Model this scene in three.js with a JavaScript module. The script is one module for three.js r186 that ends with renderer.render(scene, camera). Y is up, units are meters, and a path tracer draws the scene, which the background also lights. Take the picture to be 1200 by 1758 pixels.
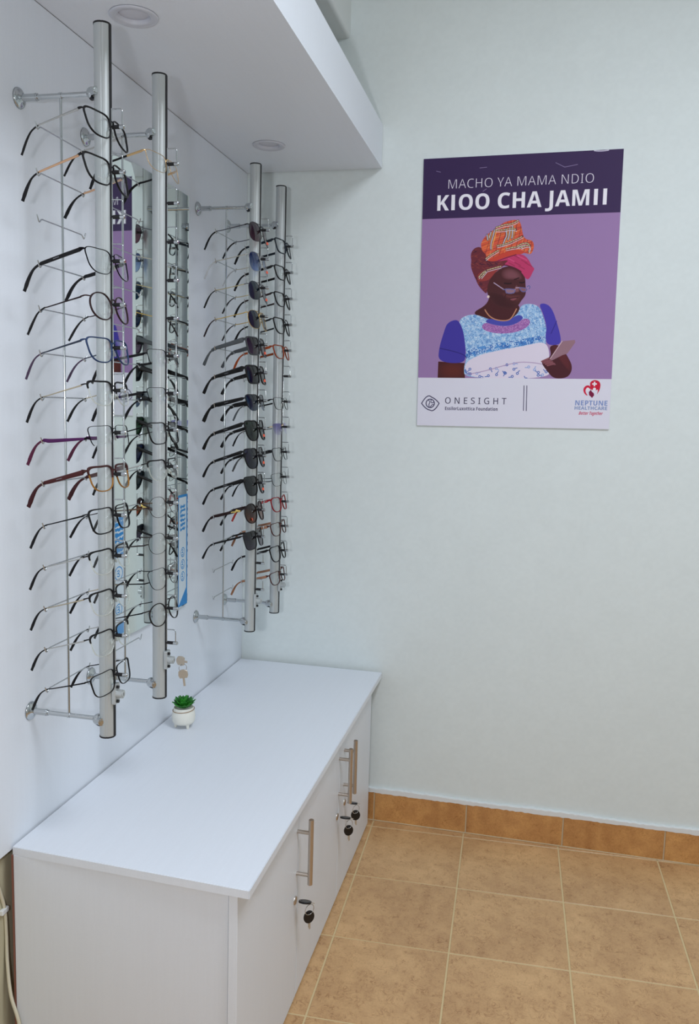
import * as THREE from 'three';
import { RoundedBoxGeometry } from 'three/addons/geometries/RoundedBoxGeometry.js';
import { mergeGeometries } from 'three/addons/utils/BufferGeometryUtils.js';
import { RectAreaLightUniformsLib } from 'three/addons/lights/RectAreaLightUniformsLib.js';

// ---------------------------------------------------------------- camera, light, exposure
const scene = new THREE.Scene();
scene.background = new THREE.Color(0x000000);
const camera = new THREE.PerspectiveCamera(62.413, 1200 / 1758, 0.05, 30);
camera.position.set(0.977, 1.4108, 2.7404);
camera.rotation.set(-0.1234, 0.2167, 0.0278, 'YXZ');
const renderer = new THREE.WebGLRenderer({ antialias: true });
renderer.toneMapping = THREE.LinearToneMapping;
renderer.toneMappingExposure = 1.0;
renderer.shadowMap.enabled = true;
RectAreaLightUniformsLib.init();
const CEILING_GLOW = 14.6, FLASH_GLOW = 720;      // radiance of the ceiling panel and of the photographer's flash

// ---------------------------------------------------------------- helpers
let seed = 20240611;
const rnd = () => { seed = (seed * 1664525 + 1013904223) >>> 0; return seed / 4294967296; };
const used = {};
function numbered(n) { const k = used[n] = (used[n] ?? -1) + 1; return k ? `${n}_${String(k).padStart(3, '0')}` : n; }
function shade(o) { o.castShadow = true; o.receiveShadow = true; return o; }
function mesh(name, geo, mat, parent) {
  const o = shade(new THREE.Mesh(geo, mat)); o.name = name; parent.add(o); return o;
}
function thing(name, label, category, group) {
  const o = new THREE.Group(); o.name = numbered(name); scene.add(o);
  o.userData = { label, category }; if (group) o.userData.group = group; return o;
}
function structure(name, label, category) {
  const o = new THREE.Group(); o.name = name; scene.add(o);
  o.userData = { kind: 'structure', label, category }; return o;
}
const V = (x, y, z) => new THREE.Vector3(x, y, z);
function box(x0, x1, y0, y1, z0, z1, r = 0) {
  const w = x1 - x0, h = y1 - y0, d = z1 - z0;
  const g = r ? new RoundedBoxGeometry(w, h, d, 2, r) : new THREE.BoxGeometry(w, h, d);
  g.translate((x0 + x1) / 2, (y0 + y1) / 2, (z0 + z1) / 2); return uvm(g);
}
function uvm(g) {            // uv in metres, by the way each face points
  const p = g.attributes.position, n = g.attributes.normal, u = new Float32Array(p.count * 2);
  for (let i = 0; i < p.count; i++) {
    const a = Math.abs(n.getX(i)), b = Math.abs(n.getY(i)), c = Math.abs(n.getZ(i));
    const [s, t] = b >= a && b >= c ? [p.getX(i), p.getZ(i)] : a >= c ? [p.getZ(i), p.getY(i)] : [p.getX(i), p.getY(i)];
    u[2 * i] = s; u[2 * i + 1] = t;
  }
  g.setAttribute('uv', new THREE.BufferAttribute(u, 2)); return g;
}
function cyl(r0, r1, a, b, seg = 20) {          // tapered cylinder from point a to point b
  const d = b.clone().sub(a), g = new THREE.CylinderGeometry(r1, r0, d.length(), seg);
  g.applyQuaternion(new THREE.Quaternion().setFromUnitVectors(V(0, 1, 0), d.clone().normalize()));
  g.translate((a.x + b.x) / 2, (a.y + b.y) / 2, (a.z + b.z) / 2); return g;
}
function fillet(pts, r, n = 5) {                // polyline with rounded corners
  const out = [pts[0].clone()];
  for (let i = 1; i < pts.length - 1; i++) {
    const a = pts[i - 1].clone().sub(pts[i]), b = pts[i + 1].clone().sub(pts[i]);
    const k = Math.min(r, a.length() * 0.48, b.length() * 0.48);
    const p = pts[i].clone().addScaledVector(a.normalize(), k), q = pts[i].clone().addScaledVector(b.normalize(), k);
    for (let j = 0; j <= n; j++) { const t = j / n; out.push(p.clone().multiplyScalar((1 - t) * (1 - t)).addScaledVector(pts[i], 2 * t * (1 - t)).addScaledVector(q, t * t)); }
  }
  out.push(pts[pts.length - 1].clone()); return out;
}
// sweep a rounded section along points; size(i, t) gives [half height, half thickness]; side = reference axis of thickness
function sweep(pts, size, side = V(0, 0, 1), seg = 8, closed = false, pow = 1) {
  const N = pts.length, pos = [], idx = [], uv = [];
  let len = 0;
  for (let i = 0; i < N; i++) {
    const a = pts[closed ? (i + N - 1) % N : Math.max(i - 1, 0)], b = pts[closed ? (i + 1) % N : Math.min(i + 1, N - 1)];
    if (i) len += pts[i].distanceTo(pts[i - 1]);
    const t = b.clone().sub(a).normalize();
    let s = side.clone().addScaledVector(t, -side.dot(t));
    if (s.lengthSq() < 1e-6) s = V(t.y, -t.x, 0.001); s.normalize();
    const u = t.clone().cross(s).normalize();
    const [hh, ht] = size(i, i / (N - 1));
    for (let j = 0; j < seg; j++) {
      const an = (j + 0.5) / seg * Math.PI * 2, c = Math.cos(an), d = Math.sin(an);
      const cc = Math.sign(c) * Math.abs(c) ** pow, dd = Math.sign(d) * Math.abs(d) ** pow;
      const p = pts[i].clone().addScaledVector(u, cc * hh).addScaledVector(s, dd * ht);
      pos.push(p.x, p.y, p.z); uv.push(len, j / seg * 0.02);
    }
  }
  const M = closed ? N : N - 1;
  for (let i = 0; i < M; i++) for (let j = 0; j < seg; j++) {
    const a = i * seg + j, b = i * seg + (j + 1) % seg, c = ((i + 1) % N) * seg + j, d = ((i + 1) % N) * seg + (j + 1) % seg;
    idx.push(a, b, c, b, d, c);
  }
  if (!closed) for (const e of [0, N - 1]) {
    const k = pos.length / 3; pos.push(pts[e].x, pts[e].y, pts[e].z); uv.push(0, 0);
    for (let j = 0; j < seg; j++) { const a = e * seg + j, b = e * seg + (j + 1) % seg; if (e) idx.push(k, a, b); else idx.push(k, b, a); }
  }
  const g = new THREE.BufferGeometry();
  g.setAttribute('position', new THREE.Float32BufferAttribute(pos, 3)); g.setAttribute('uv', new THREE.Float32BufferAttribute(uv, 2));
  g.setIndex(idx); g.computeVertexNormals(); return g;
}
const tube = (pts, r, seg = 8) => sweep(pts, () => [r, r], V(0.13, 0.31, 0.94), seg);
const merge = (l) => mergeGeometries(l.map((g) => { const h = g.index ? g.toNonIndexed() : g; for (const k of Object.keys(h.attributes)) if (!['position', 'normal', 'uv'].includes(k)) h.deleteAttribute(k); return h; }));
const smooth = (pts, n) => new THREE.CatmullRomCurve3(pts, false, 'centripetal').getPoints(n);

// value noise that tiles, for the computed textures
function noiseField(size, cells, s0) {
  let s = s0; const r = () => { s = (s * 1664525 + 1013904223) >>> 0; return s / 4294967296; };
  const g = Float32Array.from({ length: cells * cells }, r), f = new Float32Array(size * size);
  for (let y = 0; y < size; y++) for (let x = 0; x < size; x++) {
    const u = x / size * cells, v = y / size * cells, i = Math.floor(u), j = Math.floor(v);
    let a = u - i, b = v - j; a = a * a * (3 - 2 * a); b = b * b * (3 - 2 * b);
    const q = (m, n) => g[((n + cells) % cells) * cells + (m + cells) % cells];
    f[y * size + x] = (q(i, j) * (1 - a) + q(i + 1, j) * a) * (1 - b) + (q(i, j + 1) * (1 - a) + q(i + 1, j + 1) * a) * b;
  }
  return f;
}
function dataTexture(size, fn, repeat, colour = true) {
  const d = new Uint8Array(size * size * 4);
  for (let i = 0; i < size * size; i++) { const c = fn(i % size, Math.floor(i / size), i); d[4 * i] = c[0]; d[4 * i + 1] = c[1]; d[4 * i + 2] = c[2]; d[4 * i + 3] = 255; }
  const t = new THREE.DataTexture(d, size, size); t.wrapS = t.wrapT = THREE.RepeatWrapping; t.repeat.set(repeat, repeat);
  t.magFilter = THREE.LinearFilter; t.minFilter = THREE.LinearMipmapLinearFilter; t.generateMipmaps = true;
  if (colour) t.colorSpace = THREE.SRGBColorSpace; t.needsUpdate = true; return t;
}
const clamp = (v) => Math.max(0, Math.min(255, v));

// ---------------------------------------------------------------- materials
const std = (color, roughness = 0.5, metalness = 0, o = {}) => new THREE.MeshStandardMaterial({ color, roughness, metalness, ...o });
const nA = noiseField(512, 8, 11), nB = noiseField(512, 32, 12), nC = noiseField(512, 128, 13), nD = noiseField(512, 256, 14);
const wallMap = dataTexture(512, (x, y, i) => { const v = (nA[i] - 0.5) * 2 + (nB[i] - 0.5) * 2 + (nC[i] - 0.5) * 3; return [clamp(226 + v), clamp(234 + v), clamp(233 + v)]; }, 0.8);
const wallBump = dataTexture(512, (x, y, i) => { const v = 128 + (nA[i] - 0.5) * 90 + (nB[i] - 0.5) * 70 + (nC[i] - 0.5) * 22; return [v, v, v]; }, 0.8, false);
const boardMap = dataTexture(512, (x, y, i) => { const s = (nC[(x + 512 * (y >> 5)) % 262144] - 0.5) * 1.6 + (nD[i] - 0.5) * 2; return [clamp(229 + s), clamp(234 + s), clamp(241 + s)]; }, 2.5);
const n5 = noiseField(1024, 6, 31), n6 = noiseField(1024, 24, 32), n7 = noiseField(1024, 60, 33), n8 = noiseField(1024, 200, 34), n9 = noiseField(1024, 40, 35), n10 = noiseField(1024, 110, 36);
function tilePattern(i) {      // wandering thin brown veins and soft mottling of a printed ceramic tile
  const x = i % 1024, y = Math.floor(i / 1024);
  const wx = (x + Math.floor((n9[i] - 0.5) * 34) + 1024) % 1024, wy = (y + Math.floor((n7[i] - 0.5) * 34) + 1024) % 1024, k = wy * 1024 + wx;
  const vein = Math.max(0, 1 - Math.abs(n10[k] - 0.5) * 10) * Math.max(0, n6[(i + 7777) % 1048576] - 0.38) * 1.5;
  const fine = Math.max(0, 1 - Math.abs(n8[k] - 0.5) * 7) * Math.max(0, n7[(i + 3333) % 1048576] - 0.4) * 1.7;
  return [(n5[i] - 0.5), (n6[i] - 0.5), (n8[i] - 0.5), Math.min(1, vein * 0.8 + fine * 0.8)];
}
const tileMap = dataTexture(1024, (x, y, i) => {
  const [a, b, c, v] = tilePattern(i), m = a * 16 + b * 13 + c * 9;
  return [clamp(201 + m - v * 48), clamp(160 + m - v * 50), clamp(113 + m * 0.8 - v * 44)];
}, 1.5);
const skirtMap = dataTexture(1024, (x, y, i) => {
  const [a, b, c, v] = tilePattern(i), m = a * 18 + b * 22 + c * 12;
  return [clamp(202 + m - v * 34), clamp(148 + m - v * 34), clamp(90 + m * 0.7 - v * 28)];
}, 1.6);
const M = {
  wall: std(0xffffff, 0.82, 0, { map: wallMap, bumpMap: wallBump, bumpScale: 0.0006 }),
  ceiling: std(0xe9ebea, 0.9),
  board: std(0xffffff, 0.42, 0, { map: boardMap }),
  plaster: std(0xc9c3a6, 0.85),
  hardboard: std(0x87584a, 0.9),
  beam: std(0xdfe3e1, 0.8),
  tile: std(0xffffff, 0.36, 0, { map: tileMap }),
  grout: std(0xd3bd90, 0.9),
  skirt: std(0xffffff, 0.34, 0, { map: skirtMap }),
  skirtGrout: std(0xd5c3a0, 0.9),
  whitePaint: std(0xe6e9e9, 0.75),
  alu: std(0xbcc1c1, 0.34, 0.35),
  black: std(0x08070c, 0.5),
  rubber: std(0x0d0c11, 0.6),
  chrome: std(0xc2c6c8, 0.15, 1),
  nickel: std(0xc4bab0, 0.32, 1),
  keyMetal: std(0xbdb3a4, 0.35, 0.5),
  keyBlack: std(0x0a090e, 0.35),
  ceramic: std(0xe9e7dc, 0.4),
  cord: std(0x9a7a58, 0.9),
  mirror: std(0xe6eeec, 0.02, 1),
  lampTrim: std(0xcccfd8, 0.45),
  lampLens: std(0xcccdd6, 0.3),
  cable: std(0xd8d2bb, 0.55),
};

// ---------------------------------------------------------------- room
const WA = 0.0125;                       // the end wall is not quite square to the side wall
const wallZ = (x) => x * Math.tan(WA);
const ROOM_X = 2.9, ROOM_Z = 4.2, ROOM_Y = 2.95;
{
  const back = structure('wall_back', 'pale grey-white painted plaster wall behind the poster', 'wall');
  back.rotation.y = -WA;
  mesh('plaster', box(-0.2, 3.1, -0.05, 3.05, -0.12, 0), M.wall, back);
  const left = structure('wall_left', 'left wall with smooth white laminate panelling above the cabinet', 'wall');
  mesh('plaster', box(-0.14, -0.02, -0.05, 3.05, -0.1, 4.3), M.plaster, left);
  mesh('wall_panel', box(-0.02, 0, 0.5205, 2.1598, 0.0015, 2.44), M.board, left);
  mesh('wall_panel', box(-0.02, 0, 0.5205, 2.1598, 2.443, 4.19), M.board, left);
  const right = structure('wall_right', 'plain painted wall on the right side of the room', 'wall');
  mesh('plaster', box(ROOM_X, ROOM_X + 0.1, -0.05, 3.05, -0.1, 4.3), M.wall, right);
  const front = structure('wall_front', 'plain painted wall behind the photographer', 'wall');
  mesh('plaster', box(-0.2, 3.0, -0.05, 3.05, ROOM_Z, ROOM_Z + 0.1), M.wall, front);
  const ceil = structure('ceiling', 'white ceiling above the display corner', 'ceiling');
  mesh('slab', box(-0.2, 3.0, ROOM_Y, ROOM_Y + 0.1, -0.1, 4.3), M.ceiling, ceil);
}
// floor: separate ceramic tiles over a bed of grout, laid a little askew to the end wall
{
  const floor = structure('floor', 'floor of square tan ceramic tiles with brown veining and pale grout', 'floor');
  mesh('grout', box(-0.1, 3.0, -0.08, -0.0012, -0.1, 4.3), M.grout, floor);
  const TA = 0.0272, TX = 0.4947, TZ = 0.0612, S = 0.3086, G = 0.0023, c = Math.cos(TA), s = Math.sin(TA);
  const at = (i, j) => [TX + i * c + j * s, TZ - i * s + j * c];
  const clip = (poly, nx, nz, d) => {     // keep the side nx*x + nz*z <= d
    const out = [];
    for (let i = 0; i < poly.length; i++) {
      const a = poly[i], b = poly[(i + 1) % poly.length], da = nx * a[0] + nz * a[1] - d, db = nx * b[0] + nz * b[1] - d;
      if (da <= 0) out.push(a);
      if ((da < 0 && db > 0) || (da > 0 && db < 0)) { const t = da / (da - db); out.push([a[0] + (b[0] - a[0]) * t, a[1] + (b[1] - a[1]) * t]); }
    }
    return out;
  };
  for (let j = -2; j < 14; j++) for (let i = -2; i < 9; i++) {
    let p = [at(i * S + G, j * S + G), at((i + 1) * S - G, j * S + G), at((i + 1) * S - G, (j + 1) * S - G), at(i * S + G, (j + 1) * S - G)];
    p = clip(p, Math.sin(WA), -Math.cos(WA), -0.003); p = clip(p, -1, 0, 0.019); p = clip(p, 1, 0, ROOM_X - 0.001); p = clip(p, 0, 1, ROOM_Z - 0.001);
    if (p.length < 3) continue;
    const area = Math.abs(p.reduce((t, a, k) => { const b = p[(k + 1) % p.length]; return t + a[0] * b[1] - b[0] * a[1]; }, 0)) / 2;
    if (area < 0.0004) continue;
    const sh = new THREE.Shape(p.map(([x, z]) => new THREE.Vector2(x, -z)));
    const g = new THREE.ExtrudeGeometry(sh, { depth: 0.006, bevelEnabled: true, bevelThickness: 0.001, bevelSize: 0.001, bevelOffset: -0.001, bevelSegments: 1 });
    g.rotateX(-Math.PI / 2); g.translate(0, -0.007 + (rnd() - 0.5) * 0.0006, 0); uvm(g);
    const ox = rnd(), oy = rnd(), u = g.attributes.uv; for (let k = 0; k < u.count; k++) u.setXY(k, u.getX(k) + ox, u.getY(k) + oy);
    mesh('tile', g, M.tile, floor);
  }
}
// tiled skirting with a ragged bead of white paint along its top
{
  const b = structure('baseboard_back', 'row of brown ceramic skirting tiles along the foot of the end wall', 'skirting');
  b.rotation.y = -WA;
  mesh('grout', box(0, 2.88, 0, 0.1, 0, 0.007), M.skirtGrout, b);
  const x0 = 0.4925 - 0.3155 * 2, w = 0.3155;
  for (let i = 1; i < 9; i++) {
    const a = Math.max(0, x0 + i * w + 0.0022), e = Math.min(2.88, x0 + (i + 1) * w - 0.0022), g = box(a, e, 0.001, 0.1005 + (rnd() - 0.5) * 0.001, 0, 0.0105, 0.0015);
    const ox = rnd(), u = g.attributes.uv; for (let k = 0; k < u.count; k++) u.setXY(k, u.getX(k) + ox, u.getY(k) + ox * 3.1);
    mesh('skirting_tile', g, M.skirt, b);
  }
  mesh('floor_joint', box(0, 2.88, 0.0002, 0.0024, 0.0103, 0.0135, 0.0008), M.skirtGrout, b);
  const sh = new THREE.Shape(); sh.moveTo(0, 0.0995);
  for (let i = 0; i <= 288; i++) sh.lineTo(i * 0.01, 0.1140 + (rnd() - 0.5) * 0.0028 + Math.sin(i * 0.13) * 0.002);
  for (let i = 288; i >= 0; i--) sh.lineTo(i * 0.01, 0.0995 - rnd() * 0.003);
  const g = new THREE.ExtrudeGeometry(sh, { depth: 0.009, bevelEnabled: true, bevelThickness: 0.002, bevelSize: 0.001, bevelOffset: -0.001, bevelSegments: 2 });
  mesh('paint_bead', uvm(g), M.whitePaint, b);
}
// boxed shelf under the ceiling: bottom board, fascia and the beam above it
const SY = 2.161, SX = 0.449;
{
  const t = structure('trim_1', 'white boxed overhead shelf with two recessed downlights above the display rods', 'shelf');
  const hole = new THREE.Shape([[0, -0.004], [SX, -0.01], [SX, -4.19], [0, -4.19]].map(([x, y]) => new THREE.Vector2(x, y)));
  for (const [x, z] of [[0.158, 1.114], [0.166, 0.285]]) { const h = new THREE.Path(); h.absellipse(x, -z, 0.036, 0.036, 0, Math.PI * 2); hole.holes.push(h); }
  const g = new THREE.ExtrudeGeometry(hole, { depth: 0.018, bevelEnabled: false, curveSegments: 32 }); g.rotateX(-Math.PI / 2); g.translate(0, SY, 0);
  mesh('bottom_board', uvm(g), M.board, t);
  mesh('edge_band', box(SX, SX + 0.0012, SY, SY + 0.018, 0.012, 4.19), M.board, t);
  mesh('fascia_board', box(SX - 0.0175, SX - 0.0005, SY + 0.0185, 2.292, 0.008, 4.19), M.board, t);
  mesh('top_board', box(0, SX - 0.0175, 2.274, 2.292, 0.008, 4.19), M.board, t);
  const bm = structure('trim_2', 'plastered beam along the left wall above the overhead shelf', 'beam');
  mesh('plaster', box(-0.02, 0.335, 2.556, ROOM_Y, -0.02, 4.2, 0.012), M.beam, bm);
}
for (const [x, z, label] of [[0.158, 1.114, 'round unlit recessed downlight above the two nearer display rods'], [0.166, 0.285, 'round unlit recessed downlight above the two far display rods']]) {
  const d = thing('recessed_downlight', label, 'downlight', 'downlights in the overhead shelf'); d.position.set(x, SY, z);
  const prof = [[0.030, 0.004], [0.031, -0.001], [0.034, -0.003], [0.038, -0.0025], [0.039, -0.004], [0.045, -0.0045], [0.0475, -0.002], [0.0475, -0.0002], [0.035, -0.0002], [0.035, 0.012], [0.030, 0.012], [0.030, 0.004]].map(([r, y]) => new THREE.Vector2(r, y));
  mesh('trim_ring', new THREE.LatheGeometry(prof, 48), M.lampTrim, d);
  mesh('diffuser', new THREE.LatheGeometry([[0, 0.003], [0.012, 0.0032], [0.0299, 0.005], [0.0299, 0.008], [0, 0.008]].map(([r, y]) => new THREE.Vector2(r, y)), 40), M.lampLens, d);
}
// the lit ceiling panel of the room and the photographer's flash: all light comes from these
for (const [x, z, label] of [[1.6, 1.75, 'square lit ceiling panel lamp in the middle of the room']]) {
  const p = thing('ceiling_panel_lamp', label, 'ceiling lamp'); p.position.set(x, ROOM_Y, z);
  mesh('housing', box(-0.46, 0.46, -0.03, -0.0005, -0.46, 0.46, 0.006), M.lampTrim, p);
  mesh('diffuser', box(-0.43, 0.43, -0.033, -0.0305, -0.43, 0.43), std(0xffffff, 0.5, 0, { emissive: 0xf3f8ff, emissiveIntensity: 1 }), p);
  const l = new THREE.RectAreaLight(0xedf4ff, CEILING_GLOW, 0.86, 0.86); l.position.set(0, -0.036, 0); l.rotation.x = -Math.PI / 2; l.name = 'panel_light'; p.add(l);
}
{
  const f = thing('flash_unit', 'black electronic flash held to the left of the camera', 'flash'); f.position.set(0.8, 1.42, 2.97); f.rotation.set(-0.12, 0.2167, 0, 'YXZ');
  mesh('housing', box(-0.045, 0.045, -0.032, 0.032, 0.002, 0.11, 0.006), M.black, f);
  mesh('battery_body', box(-0.037, 0.037, -0.15, -0.033, 0.03, 0.09, 0.006), M.black, f);
  mesh('window', box(-0.04, 0.04, -0.028, 0.028, 0, 0.0018), std(0xffffff, 0.4, 0, { emissive: 0xffffff, emissiveIntensity: 2 }), f);
  const l = new THREE.RectAreaLight(0xf6f8ff, FLASH_GLOW, 0.08, 0.056); l.position.set(0, 0, -0.003); l.name = 'flash_light'; f.add(l);
}

// ---------------------------------------------------------------- cabinet and its top
const HC = 0.5293;
{
  const t = thing('countertop', 'long white laminate countertop lying on the low cabinet', 'countertop');
  const q = [[0.0045, 0.02], [0.505, 0.026], [0.505, 1.3617], [0.0045, 1.338]];
  const g = new THREE.ExtrudeGeometry(new THREE.Shape(q.map(([x, z]) => new THREE.Vector2(x, -z))), { depth: 0.0164, bevelEnabled: true, bevelThickness: 0.0008, bevelSize: 0.0008, bevelOffset: -0.0008, bevelSegments: 2 });
  g.rotateX(-Math.PI / 2); g.translate(0, HC - 0.0172, 0); mesh('board', uvm(g), M.board, t);
  const band = (a, b) => { const d = V(b[0] - a[0], 0, b[1] - a[1]), L = d.length(), e = box(0, L, HC - 0.0172, HC - 0.0014, 0, 0.0012); e.rotateY(-Math.atan2(d.z, d.x)); e.translate(a[0], 0, a[1]); return e; };
  mesh('edge_band', band(q[3], q[2]), M.board, t);
  mesh('edge_band', band(q[2], q[1]).translate(0.0002, 0, 0), M.board, t);

  const c = thing('low_cabinet', 'low white three-door cabinet against the left wall under the countertop', 'cabinet');
  const top = HC - 0.0176, DX = 0.479;
  mesh('side_panel', box(0.006, 0.4575, 0.001, top, 1.322, 1.34, 0.0008), M.board, c);
  mesh('side_panel', box(0.006, 0.4575, 0.001, top, 0.055, 0.073, 0.0008), M.board, c);
  mesh('divider', box(0.02, 0.45, 0.04, top - 0.01, 0.505, 0.523), M.board, c);
  mesh('bottom_panel', box(0.02, 0.4575, 0.03, 0.048, 0.0735, 1.3215), M.board, c);
  mesh('top_rail', box(0.02, 0.4575, top - 0.02, top - 0.002, 0.0735, 1.3215), M.board, c);
  mesh('plinth', box(0.40, 0.418, 0.001, 0.0295, 0.0735, 1.3215), M.board, c);
  mesh('back_board', box(0.002, 0.0055, 0.001, top, 0.055, 1.341), M.hardboard, c);
  const doors = [[0.9335, 1.349, 0.946, 0.956], [0.5155, 0.9305, 0.521, 0.5335], [0.056, 0.5125, 0.458, 0.441]];
  for (const [z0, z1, hz, lz] of doors) {
    const d = mesh('door', box(DX - 0.018, DX, 0.006, top - 0.004, z0, z1, 0.0012), M.board, c);
    mesh('handle', merge([cyl(0.006, 0.006, V(0.512, 0.302, hz), V(0.512, 0.461, hz), 16), ...[0.302, 0.461].map((y) => cyl(0.0052, 0.0052, V(0.512, y - 0.0007, hz), V(0.512, y + 0.0007, hz), 16)), cyl(0.0045, 0.0045, V(DX - 0.001, 0.3245, hz), V(0.512, 0.3245, hz), 12), cyl(0.0045, 0.0045, V(DX - 0.001, 0.4285, hz), V(0.512, 0.4285, hz), 12)]), M.nickel, d);
    mesh('lock', merge([new THREE.LatheGeometry([[0, 0.003], [0.006, 0.003], [0.0065, 0.002], [0.007, 0.0032], [0.0092, 0.003], [0.0098, 0]].map(([r, y]) => new THREE.Vector2(r, y)), 28).rotateZ(-Math.PI / 2).translate(DX, 0.263, lz)]), M.nickel, d);
  }
  // a pair of keys in each lock: one in the cylinder, its twin on the ring below
  const head = () => { const s = new THREE.Shape(); s.absellipse(0, 0, 0.0128, 0.0145, 0, Math.PI * 2); const h = new THREE.Path(); h.absellipse(0, 0.0085, 0.0028, 0.002, 0, Math.PI * 2); s.holes.push(h); return new THREE.ExtrudeGeometry(s, { depth: 0.003, bevelEnabled: true, bevelThickness: 0.0008, bevelSize: 0.0008, bevelSegments: 2, curveSegments: 12 }).translate(0, 0, -0.0015); };
  const blade = () => { const s = new THREE.Shape(); s.moveTo(-0.0032, -0.011); for (let i = 0; i < 6; i++) { s.lineTo(-0.0032 + (i % 2) * 0.0013, -0.015 - i * 0.0024); } s.lineTo(0, -0.0325); s.lineTo(0.003, -0.029); s.lineTo(0.0032, -0.011); return new THREE.ExtrudeGeometry(s, { depth: 0.0016, bevelEnabled: false }).translate(0, 0, -0.0008); };
  const where = ['near door of the cabinet', 'middle door of the cabinet', 'far door of the cabinet'];
  doors.forEach(([, , , lz], i) => {
    const k = thing('cabinet_keys', `pair of black-headed keys hanging from the lock of the ${where[i]}`, 'keys', 'keys in the cabinet locks');
    k.position.set(DX + 0.003, 0.263, lz);
    const k1 = new THREE.Group(); k1.name = 'key'; k.add(k1); k1.position.set(0.022, 0, 0); k1.rotation.set(1.25, 0, Math.PI / 2, 'XYZ');
    mesh('key_head', head(), M.keyBlack, k1); mesh('key_blade', blade().scale(1, 0.62, 1).translate(0, -0.003, 0), M.keyMetal, k1);
    const k2 = new THREE.Group(); k2.name = 'key'; k.add(k2); k2.position.set(0.03, -0.041, -0.008 - i * 0.001); k2.rotation.set(0, 0.75 - i * 0.2, 0.05);
    mesh('key_head', head(), M.keyBlack, k2); mesh('key_blade', blade(), M.keyMetal, k2);
    mesh('ring', new THREE.TorusGeometry(0.0125, 0.0008, 6, 28).rotateY(0.9).translate(0.032, -0.02, -0.004), M.chrome, k);
  });
}
// cable running down the bare wall behind the cabinet end
{
  const c = thing('wall_cable', 'thin cream cable clipped to the bare wall beside the cabinet end', 'cable');
  mesh('cord', sweep(smooth([V(-0.0165, 0.53, 1.40), V(-0.0165, 0.47, 1.366), V(-0.0165, 0.432, 1.351), V(-0.0165, 0.3915, 1.3395), V(-0.0160, 0.342, 1.3365), V(-0.012, 0.276, 1.341), V(-0.001, 0.2125, 1.3475), V(0.016, 0.163, 1.3495), V(0.03, 0.09, 1.353), V(0.045, 0.0045, 1.37)], 48), () => [0.0035, 0.0035], V(0.2, 0.1, 1), 10), M.cable, c);
  mesh('clip', box(-0.0199, -0.0115, 0.386, 0.397, 1.331, 1.353, 0.002), M.whitePaint, c);
}

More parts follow.
